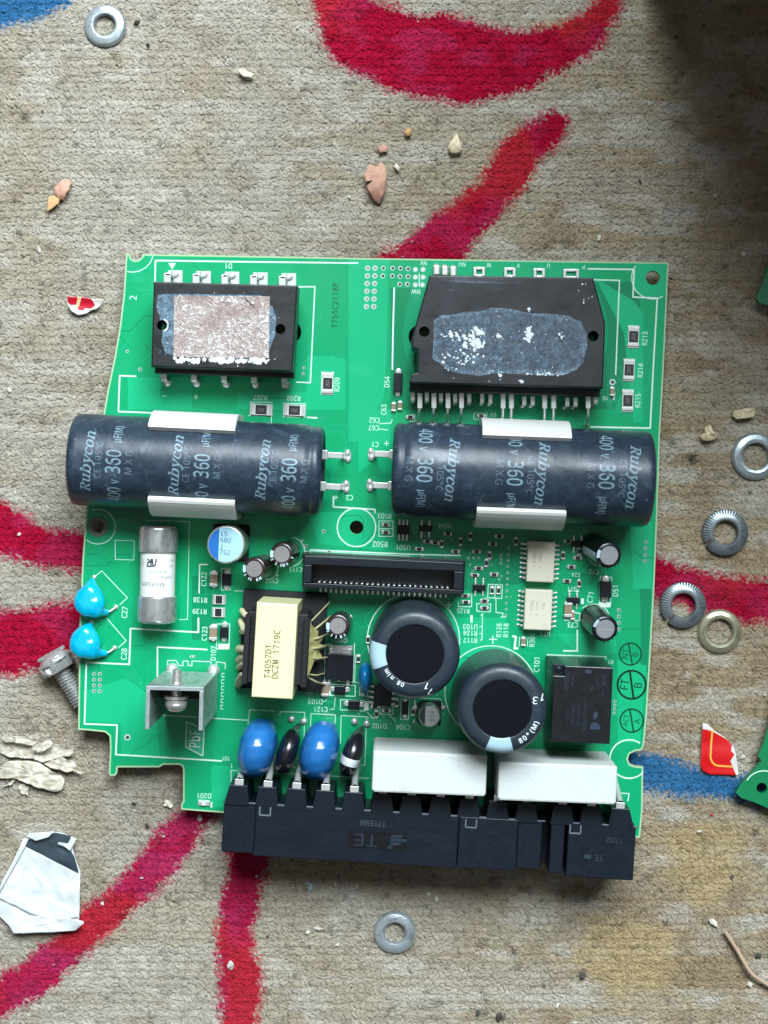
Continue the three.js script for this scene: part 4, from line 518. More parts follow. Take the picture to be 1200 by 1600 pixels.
// ---- transformer
{
  const g = part('transformer', 429, 1017, 21, 3.3, 'transformer wrapped in pale yellow tape with a printed code');
  const tx = canvas(364, 840, (c) => { c.fillStyle = '#ece9b4'; c.fillRect(0, 0, 364, 840); blobs(c, 50, 0, 0, 364, 840, 1, 3, 'rgba(150,145,90,0.2)'); for (const q of [0, 2]) { text(c, 'T4057DT', 128 + q, 515 + q, 74, -90, '#4a492a', 'monospace', 0.98); text(c, 'DCZM 1719C', 196 + q, 450 + q, 74, -90, '#4a492a', 'monospace', 0.98); } });
  const b = EX([[-4.55, -10.5], [4.55, -10.5], [4.55, 10.5], [-4.55, 10.5]], 18, 0.35).translate(0, 3, 0); mesh(g, 'tape_wrap', planar(b, -4.55, -10.5, 9.1, 21), P({ map: tx, roughness: 0.4, clearcoat: 0.15 }));
  mesh(g, 'ferrite_core', [T(RB(8.6, 20.4, 19.6, 0.3), 0, 0.2, 0), T(RB(13.6, 14, 16.2, 0.4), 0, 2.2, 0)], ferrite);
  mesh(g, 'bobbin', [T(RB(1.2, 16.5, 15.6, 0.2), -6.6, 1.5, 0.4), T(RB(1.2, 16.5, 15.6, 0.2), 6.6, 1.5, 0.4), T(RB(19.5, 3.2, 23, 0.3), 0.5, 0.05, -0.4)], blackMatt);
  for (const [z, y, e] of [[-6.6, 9, -7], [-3.4, 10, -4.6], [-2.6, 7, -2.0], [0.9, 11, 1.6], [2.9, 9, 4.4], [4.6, 8, 6.2], [7.0, 9, 9.2], [8.0, 7, 10.2]]) mesh(g, 'winding_end', TB([[-6.8, y + 1, z], [-8.0, y, z + 0.2], [-9.2, y - 4, e], [-9.4, 0.6, e + 0.4]], rr(0.6, 0.95), 16, 8).scale(1, 1, 1), cream);
  mesh(g, 'winding_cover', T(patch([[7.1, -6.8], [7.6, -5.2], [9.0, -3.6], [8.5, -2.6], [10.3, -2.2], [8.8, -1.0], [10.8, 0.2], [8.9, 0.9], [10.2, 2.8], [8.4, 3.0], [7.5, 6.0], [7.1, 6.6]], (x, z) => 14 - (x - 7) * 2.6 + 0.3 * Math.sin(z * 3), 0.35, 5, 72), 0, 0, 0), M({ color: 0xc2bc7d, roughness: 0.5 }));
  for (const [y0, z0, x1, z1, r] of [[12, -6.2, 11.2, -10.4, 0.16], [11, -3.6, 11.3, -6.6, 0.25], [12, -2.0, 11.2, -2.6, 0.28], [12, 0, 11.4, 0, 0.3], [12, 2, 11.2, 3, 0.26], [11, 6, 10.5, 6.8, 0.2], [10, 6.9, 10.8, 9.4, 0.25]]) mesh(g, 'winding_wire', TB([[7.3, y0, z0], [9.2, y0 - 2.5, (z0 + z1) / 2], [x1, 1.0, z1]], r, 12, 7), M({ color: 0xb9b488, roughness: 0.4 }));
}
// ---- bent aluminium heat sink with a screw through it
{
  const g = part('heat_sink', 272, 1045, 0, 1.5, 'bent metal heat sink standing on edge with a screw'), t = 0.9;
  const x0 = -2.0, x1 = x0 + 12.5, zb = 0.7, H = 29;
  mesh(g, 'plate', [T(RB(x1 - x0, H - 2, t, 0.12), (x0 + x1) / 2, 2, zb), T(RB(t, H - 2, 8.6, 0.12), x0 + t / 2 + 0.02, 2, zb + 4.3 + t / 2 - 0.1), T(RB(t, H - 2, 8.6, 0.12), x1 - t / 2 - 0.02, 2, zb + 4.3 + t / 2 - 0.1)], alu);
  for (const x of [x0 + 1.6, x1 - 1.2]) mesh(g, 'mounting_foot', [T(RB(2.0, 3, 1.2, 0.3), x, 0, zb), T(SP(1.5, 1, 0.8, 1, 14), x, 0.3, zb - 0.6)], solder);
  const cx = (x0 + x1) / 2 - 0.3, cy = 24;
  mesh(g, 'transistor_body', [T(RB(9.4, 13, 3.4, 0.2), cx, 3, zb + 2.3)], black);
  const scr = []; for (let i = 0; i < 6; i++) scr.push(T(AX(CY(1.15, 0.9, 0.3, 20), [0, 0, -1]), cx, cy, zb - 0.6 - i * 0.5), T(AX(CY(0.9, 1.15, 0.2, 20), [0, 0, -1]), cx, cy, zb - 0.9 - i * 0.5)); scr.push(T(AX(CY(1.6, 1.3, 0.5, 24), [0, 0, -1]), cx, cy, zb - 0.45));
  const head = LA([[0, 2.4], [1.3, 2.3], [2.1, 1.8], [2.4, 1.0], [2.45, 0], [0, 0]], 32); head.rotateX(Math.PI / 2);
  mesh(g, 'screw', [...scr, T(AX(CY(2.7, 2.7, 0.6, 32), [0, 0, 1]), cx, cy, zb + 2.2), T(AX(CY(2.2, 2.2, 0.6, 32), [0, 0, 1]), cx, cy, zb + 2.8), T(AX(CY(1.2, 1.2, 2, 16), [0, 0, 1]), cx, cy, zb + 0.3), head.translate(cx, cy, zb + 3.3)], silver);
}
// ---- coated discs by the terminals
const blueCoat = P({ color: 0x226cb0, roughness: 0.28, clearcoat: 0.7, clearcoatRoughness: 0.2 });
for (const [px, py, lab] of [[402, 1168, 'fat blue coated disc standing at the left of its row'], [499, 1172, 'fat blue coated disc standing between the two black ones']]) {
  const g = part('varistor', px, py, 8.5, 15, lab);
  mesh(g, 'coated_body', sdf((x, y, z) => { const q = Math.hypot(y / 7.4, z / 6.7), d = (Math.pow(Math.pow(Math.abs(x) / 4.3, 2.3) + Math.pow(q, 2.3), 1 / 2.3) - 1) * 4 + 0.16 * (vn(y * 0.7 + 9, z * 0.7 + x * 0.3 + 9) - 0.5); return smin(d, cap3([x, y, z], [0.6, -4, -3.2], [1.2, -8, -4.6], 2.2, 1.2), 1.6); }, [0, 0, 0], 9, 56).translate(0, 8.6, 0), blueCoat);
}
const blackCoat = P({ color: 0x17171d, roughness: 0.3, clearcoat: 0.6, clearcoatRoughness: 0.15 });
for (const [px, py, band, lab] of [[450, 1173, 0, 'slim black coated disc between the two blue ones'], [550, 1177, 1, 'slim black coated disc with a white band']]) {
  const g = part('thermistor', px, py, 6.5, 18, lab), el = (x, y, z) => { const q = Math.hypot((y - 0.4) / 5.8, z / 5.4); return (Math.pow(Math.pow(Math.abs(x) / 2.3, 2.4) + Math.pow(q, 2.4), 1 / 2.4) - 1) * 2.3; };
  mesh(g, 'coated_body', sdf((x, y, z) => smin(el(x, y, z), cap3([x, y, z], [0, -3, -3.4], [0.4, -6, -5.2], 1.3, 0.6), 1.0), [0, 0, 0], 7, 50).translate(0, 6.6, 0), blackCoat);
  if (band) mesh(g, 'white_band', sdf((x, y, z) => Math.max(el(x, y, z) - 0.05, Math.abs(z - 1.2) - 0.95, -y), [0, 3, 1.2], 4.4, 50).translate(0, 6.6, 0), M({ color: 0xdfe5e8, roughness: 0.5 }));
  for (const [x, z] of [[-1.6, -6.2], [1.3, -6.6]]) mesh(g, 'solder_joint', T(SP(0.85, 1, 0.75, 1, 12), x, 0.25, z), solder);
}
// ---- cement resistors
const cementTex = canvas(512, 512, (c) => { c.fillStyle = '#cdd3d0'; c.fillRect(0, 0, 512, 512); blobs(c, 260, 0, 0, 512, 512, 1, 5, 'rgba(160,168,160,0.13)'); for (const [a, b, n, s] of [[140, 250, 60, 45], [330, 480, 40, 60], [60, 470, 30, 40], [420, 120, 22, 40], [250, 30, 20, 70]]) for (let i = 0; i < n; i++) blobs(c, 1, a + (rnd() + rnd() - 1) * s, b + (rnd() + rnd() - 1) * s * 0.6, 1, 1, 0.8, 3.2, 'rgba(96,102,94,0.38)'); scratches(c, 12, 512, 512, 20, 80, 'rgba(130,138,130,0.35)', 1.5); });
const cementMat = M({ map: cementTex, roughness: 0.7, bumpMap: bumpNoise, bumpScale: 0.00004 });
for (const [px, py, w, d, rot, lab] of [[671, 1209, 25.4, 9.2, 2.4, 'white cement resistor on the left of the pair'], [871, 1224, 26.4, 8.6, 2.2, 'white cement resistor beside the relay']]) {
  const g = part('cement_resistor', px, py, 20, rot, lab), w2 = w / 2, d2 = d / 2;
  const b = EX([[-w2, -d2 + 0.3], [-w2 + 0.4, -d2], [w2 - 0.3, -d2], [w2, -d2 + 0.4], [w2, d2 - 0.5], [w2 - 0.5, d2], [-w2 + 0.6, d2], [-w2, d2 - 0.6]], 19.4, 0.5).translate(0, 0.6, 0); mesh(g, 'ceramic_body', planar(b, -w2, -d2 - 4, w, w), cementMat);
  for (const s of [-1, 1]) mesh(g, 'lead', T(RB(1, 0.8, 1, 0.1), s * 8, 0, 0), solder);
}
// ---- relay
{
  const g = part('relay', 909, 1101, 19.5, 2.6, 'black box relay with faint grey markings'), w = 13.2, d = 17;
  const tx = canvas(528, 680, (c) => { c.fillStyle = '#14181d'; c.fillRect(0, 0, 528, 680); blobs(c, 50, 0, 0, 528, 680, 1, 3, 'rgba(120,140,150,0.15)'); const k = 'rgba(84,100,118,0.42)'; const t = (s, a, b, z) => text(c, s, a, b, z, 92, k, 'sans-serif', 0.9); t('G5RL-1A', 450, 160, 56); t('12VDC', 400, 150, 44); t('16A', 350, 190, 44); t('OMRON', 120, 130, 54); t('JAPAN', 172, 130, 40); t('CONT 16A 250VAC', 290, 440, 38); t('CLASS F 12V', 240, 440, 38); t('10A 24VDC', 190, 440, 38); t('1735 E', 140, 430, 38); c.fillStyle = 'rgba(84,100,132,0.5)'; c.beginPath(); c.arc(390, 535, 44, 2.7, 6.8); c.fill(); c.beginPath(); c.ellipse(390, 430, 20, 36, 0.3, 0, 7); c.fill(); c.fillStyle = 'rgba(80,98,120,0.5)'; c.fillRect(280, 26, 60, 34); });
  const b = EX([[-w / 2 + 2.4, -d / 2], [w / 2, -d / 2], [w / 2, d / 2], [-w / 2, d / 2], [-w / 2, -d / 2 + 2.3], [-w / 2 + 2.4, -d / 2 + 2.3]], 19, 0.2).translate(0, 0.5, 0); mesh(g, 'case', planar(b, -w / 2, -d / 2, w, d), M({ map: tx, roughness: 0.4, roughnessMap: roughNoise }));
  mesh(g, 'corner_step', T(RB(2.5, 17.6, 2.4, 0.2), -w / 2 + 1.2, 0.5, -d / 2 + 1.15), navy); mesh(g, 'seal', LA([[0, 18.3], [0.6, 18.3], [0.75, 18.1], [0.75, 17.8]], 20).translate(-w / 2 + 1.25, 0, -d / 2 + 1.1), black);
}
// ---- terminal block along the lower edge
{
  const H = 13.5, g = part('terminal_block', 668, 1310, H, 3.5, 'black terminal block along the lower board edge, in two sections');
  const tx = canvas(1024, 288, (c) => { c.fillStyle = '#0e1722'; c.fillRect(0, 0, 1024, 288); scratches(c, 20, 1024, 288, 6, 30, 'rgba(120,135,150,0.2)', 1); blobs(c, 70, 0, 0, 1024, 288, 0.6, 2, 'rgba(140,155,165,0.16)');
    text(c, '17155M', 592, 66, 40, 180, 'rgba(120,135,150,0.5)', 'sans-serif', 0.9); c.fillStyle = '#0b0f14'; c.fillRect(470, 112, 300, 96); text(c, 'TE', 560, 160, 92, 180, '#26303b', 'sans-serif', 1.25); c.fillStyle = '#26303b'; for (const [a, b, w] of [[690, 132, 56], [690, 152, 80], [690, 172, 46], [676, 192, 24]]) { c.beginPath(); c.moveTo(a, b - 9); c.lineTo(a + w, b - 9); c.lineTo(a + w - 6, b + 7); c.lineTo(a - 6, b + 7); c.fill(); } });
  const tx2 = canvas(420, 300, (c) => { c.fillStyle = '#0e1722'; c.fillRect(0, 0, 420, 300); blobs(c, 40, 0, 0, 420, 300, 0.6, 2, 'rgba(140,155,165,0.16)'); text(c, '17132', 290, 84, 40, 180, 'rgba(110,125,140,0.45)', 'sans-serif', 0.9); text(c, 'TE', 200, 190, 50, 180, 'rgba(95,110,125,0.45)', 'sans-serif', 1.1); c.fillStyle = 'rgba(95,110,125,0.4)'; c.fillRect(110, 176, 40, 22); });
  const m1 = P({ map: tx, roughness: 0.52, specularIntensity: 0.7, roughnessMap: roughNoise }), m2 = P({ map: tx2, roughness: 0.52, specularIntensity: 0.7, roughnessMap: roughNoise });
  const blk = (x0, x1, h, z0, z1) => T(RB(x1 - x0, h, z1 - z0, 0.3), (x0 + x1) / 2, 0.1, (z0 + z1) / 2);
  mesh(g, 'housing', [planar(blk(-39.1, 6.9, H, -5.5, 6.35), -39.1, -5.5, 46, 12)], m1);
  mesh(g, 'housing', [planar(blk(31.6, 46.9, H, -5.6, 6.7), 31.6, -5.6, 15.3, 12)], m2);
  mesh(g, 'housing_rib', [blk(-46.4, -39.05, H - 0.35, -5.4, 5.9), blk(6.95, 20.3, H + 0.1, -5.5, 6.2), blk(20.3, 25.8, H - 0.3, -5.5, 5.6), blk(27.7, 30.9, H - 0.1, -5.5, 6.2), blk(25.5, 31.7, 6, -5.2, 5.4)], navy);
  const slope = [];
  for (let i = 0; i < 14; i++) {
    const c = i < 11 ? -43.3 + 6.53 * i : 30.1 + 6.53 * (i - 11), L = i === 0 ? 3.1 : 2.75, R = i === 13 ? 3.3 : 2.75;
    mesh(g, 'pin_cover', EX([[c - L, -4.9], [c - L + 0.1, -5.3], [c - 2.05, -9.4], [c + 2.0, -9.4], [c + R - 0.1, -5.3], [c + R, -4.9]], H - 0.02, 0.12).translate(0, 0.15, 0), navy);
    mesh(g, 'valley_lip', T(RB(2.2, 0.25, 0.35, 0.1, 1), c + 3.27, H - 0.12, -5.5), M({ color: 0x59636c, roughness: 0.35 }));
    mesh(g, 'pin', [T(RB(2.0, 0.5, 1.5, 0.1), c, H - 1.1, -9.9), TB([[c, H - 1.0, -10.3], [c, H - 4, -11.2], [c, 4, -12.8], [c, 0.1, -13.4]], 0.8, 12, 8), T(SP(1.0, 1, 0.6, 1, 10), c, 0.1, -13.4)], solder);
  }
  for (const [x, z] of [[-37.0, -4.2], [9.6, -4.3], [33.2, -4.4]]) mesh(g, 'latch_mark', [T(RB(2.7, 0.16, 0.35, 0.06, 1), x, H + 0.05, z + 1.2), T(RB(0.35, 0.16, 2.0, 0.06, 1), x - 1.2, H + 0.05, z + 0.3), T(RB(0.35, 0.16, 2.0, 0.06, 1), x + 1.2, H + 0.05, z + 0.3)], M({ color: 0x606b76, roughness: 0.5 }));
}

// ---------------------------------------------------------------- things lying on the carpet
const tag = (o, label, category, group) => { o.userData = { label, category }; if (group) o.userData.group = group; return o; };
const thing = (name, px, py, label, category, group, lift = 0) => { const g = new THREE.Group(); g.name = name; g.position.set(CX(px) / 1000, lift / 1000, CZ(py) / 1000); g.o = [CX(px), CZ(py)]; scene.add(g); return tag(g, label, category, group); };
const rel = (g, pts) => pts.map(([x, y]) => [CX(x) - g.o[0], CZ(y) - g.o[1]]);
// washers
function washer(px, py, r, ri, th, mat, label, tilt = 0) { const g = thing('washer', px, py, label, 'washer', 'loose steel washers on the carpet', -0.45); mesh(g, 'ring', crease(LA([[ri, 0.15], [ri + 0.15, 0], [r - 0.4, 0], [r, 0.4], [r, th * 0.5], [r - 0.5, th * 0.8], [ri + 0.9, th], [ri + 0.3, th * 0.96], [ri, th * 0.8], [ri, 0.15]], 64)), mat); g.rotation.z = tilt; return g; }
washer(165, 41, 5.0, 2.45, 1.9, zinc, 'pale zinc washer near the blue carpet stroke at the top', 0.03);
washer(1179, 713, 5.6, 3.1, 1.9, zinc, 'plain zinc washer cut by the right picture edge', -0.04).name = 'washer_001';
washer(1124, 986, 5.25, 2.95, 1.9, zincYellow, 'yellowish washer touching a serrated one', 0.03).name = 'washer_002';
washer(617, 1456, 5.0, 2.45, 1.9, zinc, 'zinc washer alone below the terminal block', 0.03).name = 'washer_003';
for (const [px, py, lab, nm, ry] of [[1132, 832, 'serrated lock washer alone on the beige, upper of two', 'lock_washer', 0], [1066, 945, 'serrated lock washer on the red stroke beside the board', 'lock_washer_001', 0.25]]) {
  const g = thing(nm, px, py, lab, 'washer', 'split serrated lock washers', -0.4), r = 5.45, ri = 2.85;
  const lg = new THREE.LatheGeometry([[ri, 0], [r, 0], [r, 1.5], [r - 0.25, 1.75], [ri + 0.75, 2.35], [ri + 0.2, 2.3], [ri, 2.0], [ri, 0]].map(([a, b]) => new THREE.Vector2(a, b)), 72, -Math.PI / 2 + 0.62, Math.PI * 2 - 0.2);
  const tk = []; for (let i = 0; i < 46; i++) { const a = -Math.PI / 2 + 0.72 + i / 46 * 6.05; if (Math.cos(a - Math.PI) < -0.35 && i % 1 === 0 && Math.sin(a) * 0 === 0 && Math.cos(a) > 0.35) continue; tk.push(T(RB(0.26, 0.34, 1.7, 0.06, 1), 0, -0.1, 0, 0, 15).translate(0, 1.98, r - 0.95).rotateY(a)); }
  const cut = [-Math.PI / 2 + 0.62, -Math.PI / 2 + 0.42].map((a) => T(RB(0.05, 2.0, r - ri - 0.3, 0.02, 1), 0, 0.05, (r + ri) / 2).rotateY(a));
  mesh(g, 'split_ring', [crease(clean(lg)), ...cut], zincDark); mesh(g, 'serration', tk, zincDark); g.rotation.y = ry;
}
{ // battered bolt
  const g = thing('bolt', 93, 1033, 'battered steel bolt with its threaded end under the board', 'bolt'), dir = [0.5, -0.07, 0.86];
  const q = new THREE.Quaternion().setFromUnitVectors(new THREE.Vector3(0, 1, 0), V(dir).normalize()), place = (m) => m.applyQuaternion(q).translate(0, 3.4, 0);
  const bm = M({ color: 0xc2c5c2, metalness: 0.5, roughness: 0.42, roughnessMap: roughNoise, bumpMap: dentBump, bumpScale: 0.0006 });
  const sl = 0.7; mesh(g, 'head', place(mergeGeometries([T(EX([...Array(6)].map((_, i) => [Math.cos(i * Math.PI / 3) * 4.4, Math.sin(i * Math.PI / 3) * 4.4]), 3.2, 0.5), 0, -1.2, 0), LA([[0, -2.6], [1.6, -2.5], [2.9, -2.0], [3.8, -1.3], [4.2, -0.7], [4.1, -0.2], [3, -0.1]], 32), T(RB(7.4, 0.9, 1.2, 0.3), 0, -2.9, 0, 40), T(SP(1.3, 1, 1, 0.6, 10), 2.8, 0.8, 1.8), T(SP(1.1, 1.2, 1, 0.7, 10), -1.0, 0.2, 3.3), T(SP(1.4, 1, 0.8, 0.6, 10), -3.0, 0.9, -1.6)])), bm);
  const th = []; for (let i = 0; i < 13; i++) th.push(T(CY(1.75, 2.15, 0.36, 20), 0, 2 + i * 0.74, 0, 0, 0, 3), T(CY(2.15, 1.75, 0.36, 20), 0, 2.36 + i * 0.74, 0, 0, 0, 3)); mesh(g, 'threaded_shank', place(mergeGeometries(th)), bm);
}
// curled shells, chips, peels
const skin = (a, b) => M({ map: canvas(128, 128, (c) => { c.fillStyle = a; c.fillRect(0, 0, 128, 128); blobs(c, 40, 0, 0, 128, 128, 3, 16, b); scratches(c, 14, 128, 128, 10, 50, b, 1.5); }), roughness: 0.65 });
const pinkShell = skin('#c79a84', 'rgba(170,118,96,0.35)'), tanShell = skin('#c7a06e', 'rgba(160,118,70,0.35)'), creamChip = skin('#d9cba9', 'rgba(180,160,120,0.35)'), paleChip = skin('#dcd6c2', 'rgba(180,172,150,0.35)'), peel = skin('#d0c9b8', 'rgba(160,150,130,0.35)');
function flake(name, label, cat, pts, mat, bow, th = 0.35, rough = 0.15, lift = 0, group, parts2) {
  const p = pts, cx = p.reduce((a, q) => a + q[0], 0) / p.length, cy = p.reduce((a, q) => a + q[1], 0) / p.length, g = thing(name, cx, cy, label, cat, group, lift), loc2 = rel(g, p), s = rnd() * 50;
  let half = 0; loc2.forEach(([x, z]) => { half = Math.max(half, Math.hypot(x, z)); });
  const f = (x, z, e) => (name === 'paper_peel' || name.startsWith('paper_peel_') ? 1.5 * e * e * e * Math.max(0, vn(Math.atan2(z, x) * 1.6 + s, s) - 0.35) : 0) + 0.1 + th + bow * (1 - Math.pow(Math.hypot(x, z) / half, 2)) + rough * (fbm(x * 1.1 + s, z * 1.1 + s, 3) - 0.3) * 2.2;
  const wob = []; loc2.forEach((a, i) => { const b = loc2[(i + 1) % loc2.length]; for (let k = 0; k < 4; k++) { const t = k / 4; wob.push([a[0] + (b[0] - a[0]) * t + (k ? rr(-0.1, 0.1) : 0), a[1] + (b[1] - a[1]) * t + (k ? rr(-0.1, 0.1) : 0)]); } });
  mesh(g, 'shell', patch(wob, f, th, 7, 56, [-half, -half, 2 * half, 2 * half]), mat); return g;
}
const z24 = (s, ox, oy, k = 2.4) => pl(s).map(([a, b]) => [ox + a / k, oy + b / k]);
{
  const g = flake('nut_shell', 'curled pink-brown shell piece with a tan tip, upper left', 'shell', z24('240,675 272,683 265,715 240,755 222,748 213,738 205,715 225,690', 0, 0), pinkShell, 1.6);
  const q = rel(g, z24('185,740 213,734 228,748 225,765 200,785 180,797', 0, 0)); mesh(g, 'inner_tip', patch(q, (x, z) => 0.5 + 0.9 * (1 - Math.abs(z - 3) * 0.1), 0.3, 5, 40), tanShell);
  const b = flake('nut_shell_001', 'larger pink shell piece with a crack, above the board', 'shell', z24('235,620 262,632 275,612 290,625 298,660 290,730 270,768 250,755 230,720 222,705 246,688 240,682 218,690 215,660', 480, 0), pinkShell, 2.6);
}
flake('shell_chip', 'cream chip standing out near the top left', 'chip', z24('893,270 910,263 930,275 958,285 945,297 915,293', 0, 0), paleChip, 0.6, 0.5, 0.2, 0.4);
flake('shell_chip_001', 'cream hollow shell chip below the red crescent', 'chip', z24('530,545 545,520 562,500 570,530 580,560 570,578 540,580 525,565', 480, 0), creamChip, 1.5, 0.4, 0.3);
flake('shell_chip_002', 'tiny brown chip above the cracked pink shell', 'chip', z24('362,500 380,480 392,490 388,510 370,515', 480, 0), tanShell, 0.8, 0.4, 0.2);
flake('shell_chip_003', 'small pinkish flat chip just above the cracked shell', 'chip', z24('262,555 285,545 303,552 300,572 270,575', 480, 0), pinkShell, 0.6, 0.4, 0.1);
flake('shell_chip_004', 'small pointed white chip right of the cracked shell', 'chip', z24('325,625 335,613 347,630 345,648 335,640', 480, 0), paleChip, 0.7, 0.4, 0.2);
flake('crumb', 'knobbly cream crumb left of the cut-off washer', 'crumb', z24('180,840 205,820 205,790 235,780 250,815 280,830 275,855 235,870 190,862', 1040, 440, 3.48), creamChip, 1.5, 0.8, 0.6);
flake('crumb_001', 'oblong cream crumb above the cut-off washer', 'crumb', z24('362,705 425,690 480,690 482,720 470,740 375,752 358,730', 1040, 440, 3.48), creamChip, 1.3, 0.8, 0.4);
const F = (s) => z24(s, 0, 1140, 8.57);
flake('paper_peel', 'long curled upper strip of the cream peelings', 'peeling', F('30,95 100,50 330,65 450,95 540,140 470,185 350,165 240,140 90,150'), peel, 0.96, 0.14, 0.35, 1.6, 'cream papery peelings');
flake('paper_peel_001', 'flat shaded peeling below the upper strip', 'peeling', F('-60,230 60,150 250,150 470,190 490,290 470,380 300,375 160,355 0,310'), peel, 0.30, 0.14, 0.42, 0.2, 'cream papery peelings');
flake('paper_peel_002', 'bright slanted flap in the middle of the peelings', 'peeling', F('460,245 480,190 620,130 700,105 750,160 690,220 570,275'), peel, 0.60, 0.14, 0.28, 2.4, 'cream papery peelings');
flake('paper_peel_003', 'hollow peeling with a raised rim on the right', 'peeling', F('480,330 600,280 760,175 880,200 1010,230 1000,300 930,350 820,350 700,390 600,415 480,380'), peel, -0.54, 0.14, 0.42, 1.5, 'cream papery peelings');
flake('paper_peel_004', 'pale rounded peeling with a thin pointed tail', 'peeling', F('590,440 720,375 830,355 990,395 1030,450 1160,560 1100,580 1000,530 890,545 740,500'), peel, 0.78, 0.14, 0.35, 0.5, 'cream papery peelings');
flake('paper_peel_005', 'largest crumpled peeling at the bottom of the heap', 'peeling', F('60,470 110,405 430,405 560,430 760,560 860,620 880,670 840,800 740,820 640,780 500,745 400,700 230,640 -60,640 -60,490'), peel, 1.20, 0.14, 0.63, 0.2, 'cream papery peelings');
flake('paper_peel_006', 'small square scrap below the peelings', 'peeling', F('260,735 320,720 395,760 390,870 330,865 270,830'), peel, 0.24, 0.14, 0.14, 0, 'cream papery peelings');
flake('paper_peel_007', 'thin curved sliver at the lower left of the peelings', 'peeling', F('40,740 150,690 200,640 222,655 170,725 60,752'), peel, 0.30, 0.14, 0.14, 0.1, 'cream papery peelings');
flake('paper_peel_008', 'white scrap beside the lower left board corner', 'peeling', z24('960,520 972,480 1000,490 1020,515 1005,528 985,522', 0, 1120, 3.75), paleChip, 0.4, 0.25, 0.2, 0, 'cream papery peelings');
{ // torn red and white scraps
  const mk1 = (pts, draw) => { const xs = pts.map((q) => q[0]), ys = pts.map((q) => q[1]), x0 = Math.min(...xs), y0 = Math.min(...ys), w = Math.max(...xs) - x0, h = Math.max(...ys) - y0; return { box: [CX(x0), CZ(y0), w * SCP, h * SCP], tex: canvas(256, 256, (c) => { c.scale(256 / w, 256 / h); c.translate(-x0, -y0); draw(c); }) }; };
  const scrap = (name, label, pts, draw, curl) => { const m = mk1(pts, draw), cx = m.box[0] + m.box[2] / 2, cz = m.box[1] + m.box[3] / 2, g = thing(name, cx / SCP + NX, cz / SCP + NY, label, 'paper scrap'); mesh(g, 'printed_sheet', patch(rel(g, pts), curl, 0.18, 7, 64, [m.box[0] - cx, m.box[1] - cz, m.box[2], m.box[3]]), M({ map: m.tex, roughness: 0.4 })); return g; };
  const A = (s, c, style) => { const p = pl(s); c.fillStyle = style; c.beginPath(); p.forEach(([a, b], i) => (i ? c.lineTo(a, b) : c.moveTo(a, b))); c.closePath(); c.fill(); };
  scrap('label_scrap', 'red label scrap with a yellow line and torn white edge, right', z24('302,1235 322,1240 350,1268 400,1300 430,1340 440,1400 445,1445 330,1442 300,1425 293,1400 297,1320', 980, 650, 2.58), (c) => { c.fillStyle = '#d9d6cf'; c.fillRect(1000, 1000, 300, 300); A('1096,1138 1103,1139 1114,1143 1134,1154 1143,1162 1141,1172 1146,1178 1140,1188 1148,1208 1150,1212 1088,1213 1088,1150', c, '#d00e14'); c.strokeStyle = '#e9b04a'; c.lineWidth = 3; c.beginPath(); c.moveTo(1112, 1140); c.lineTo(1109, 1180); c.quadraticCurveTo(1110, 1195, 1124, 1196); c.lineTo(1144, 1197); c.stroke(); c.strokeStyle = '#8d1216'; c.lineWidth = 1; c.beginPath(); c.moveTo(1097, 1156); c.lineTo(1108, 1153); c.stroke(); }, (x, z) => 0.7 + 0.02 * x * x + 0.1 * Math.sin(z));
  scrap('label_scrap_001', 'small torn red and white scrap left of the board', z24('335,262 400,262 440,270 508,275 490,300 470,318 440,325 420,340 380,348 350,330 333,300', 0, 380, 3.077), (c) => { c.fillStyle = '#dcd8d0'; c.fillRect(0, 300, 300, 300); A('108,464 122,465 142,466 147,472 150,478 143,483 134,482 131,486 124,485 120,477 112,478 109,474', c, '#c2122c'); A('124,464 130,465 124,481 120,480', c, '#eac796'); }, (x, z) => 0.9 + 0.05 * (x * x) + 0.9 * smooth(0, -3, z));
}
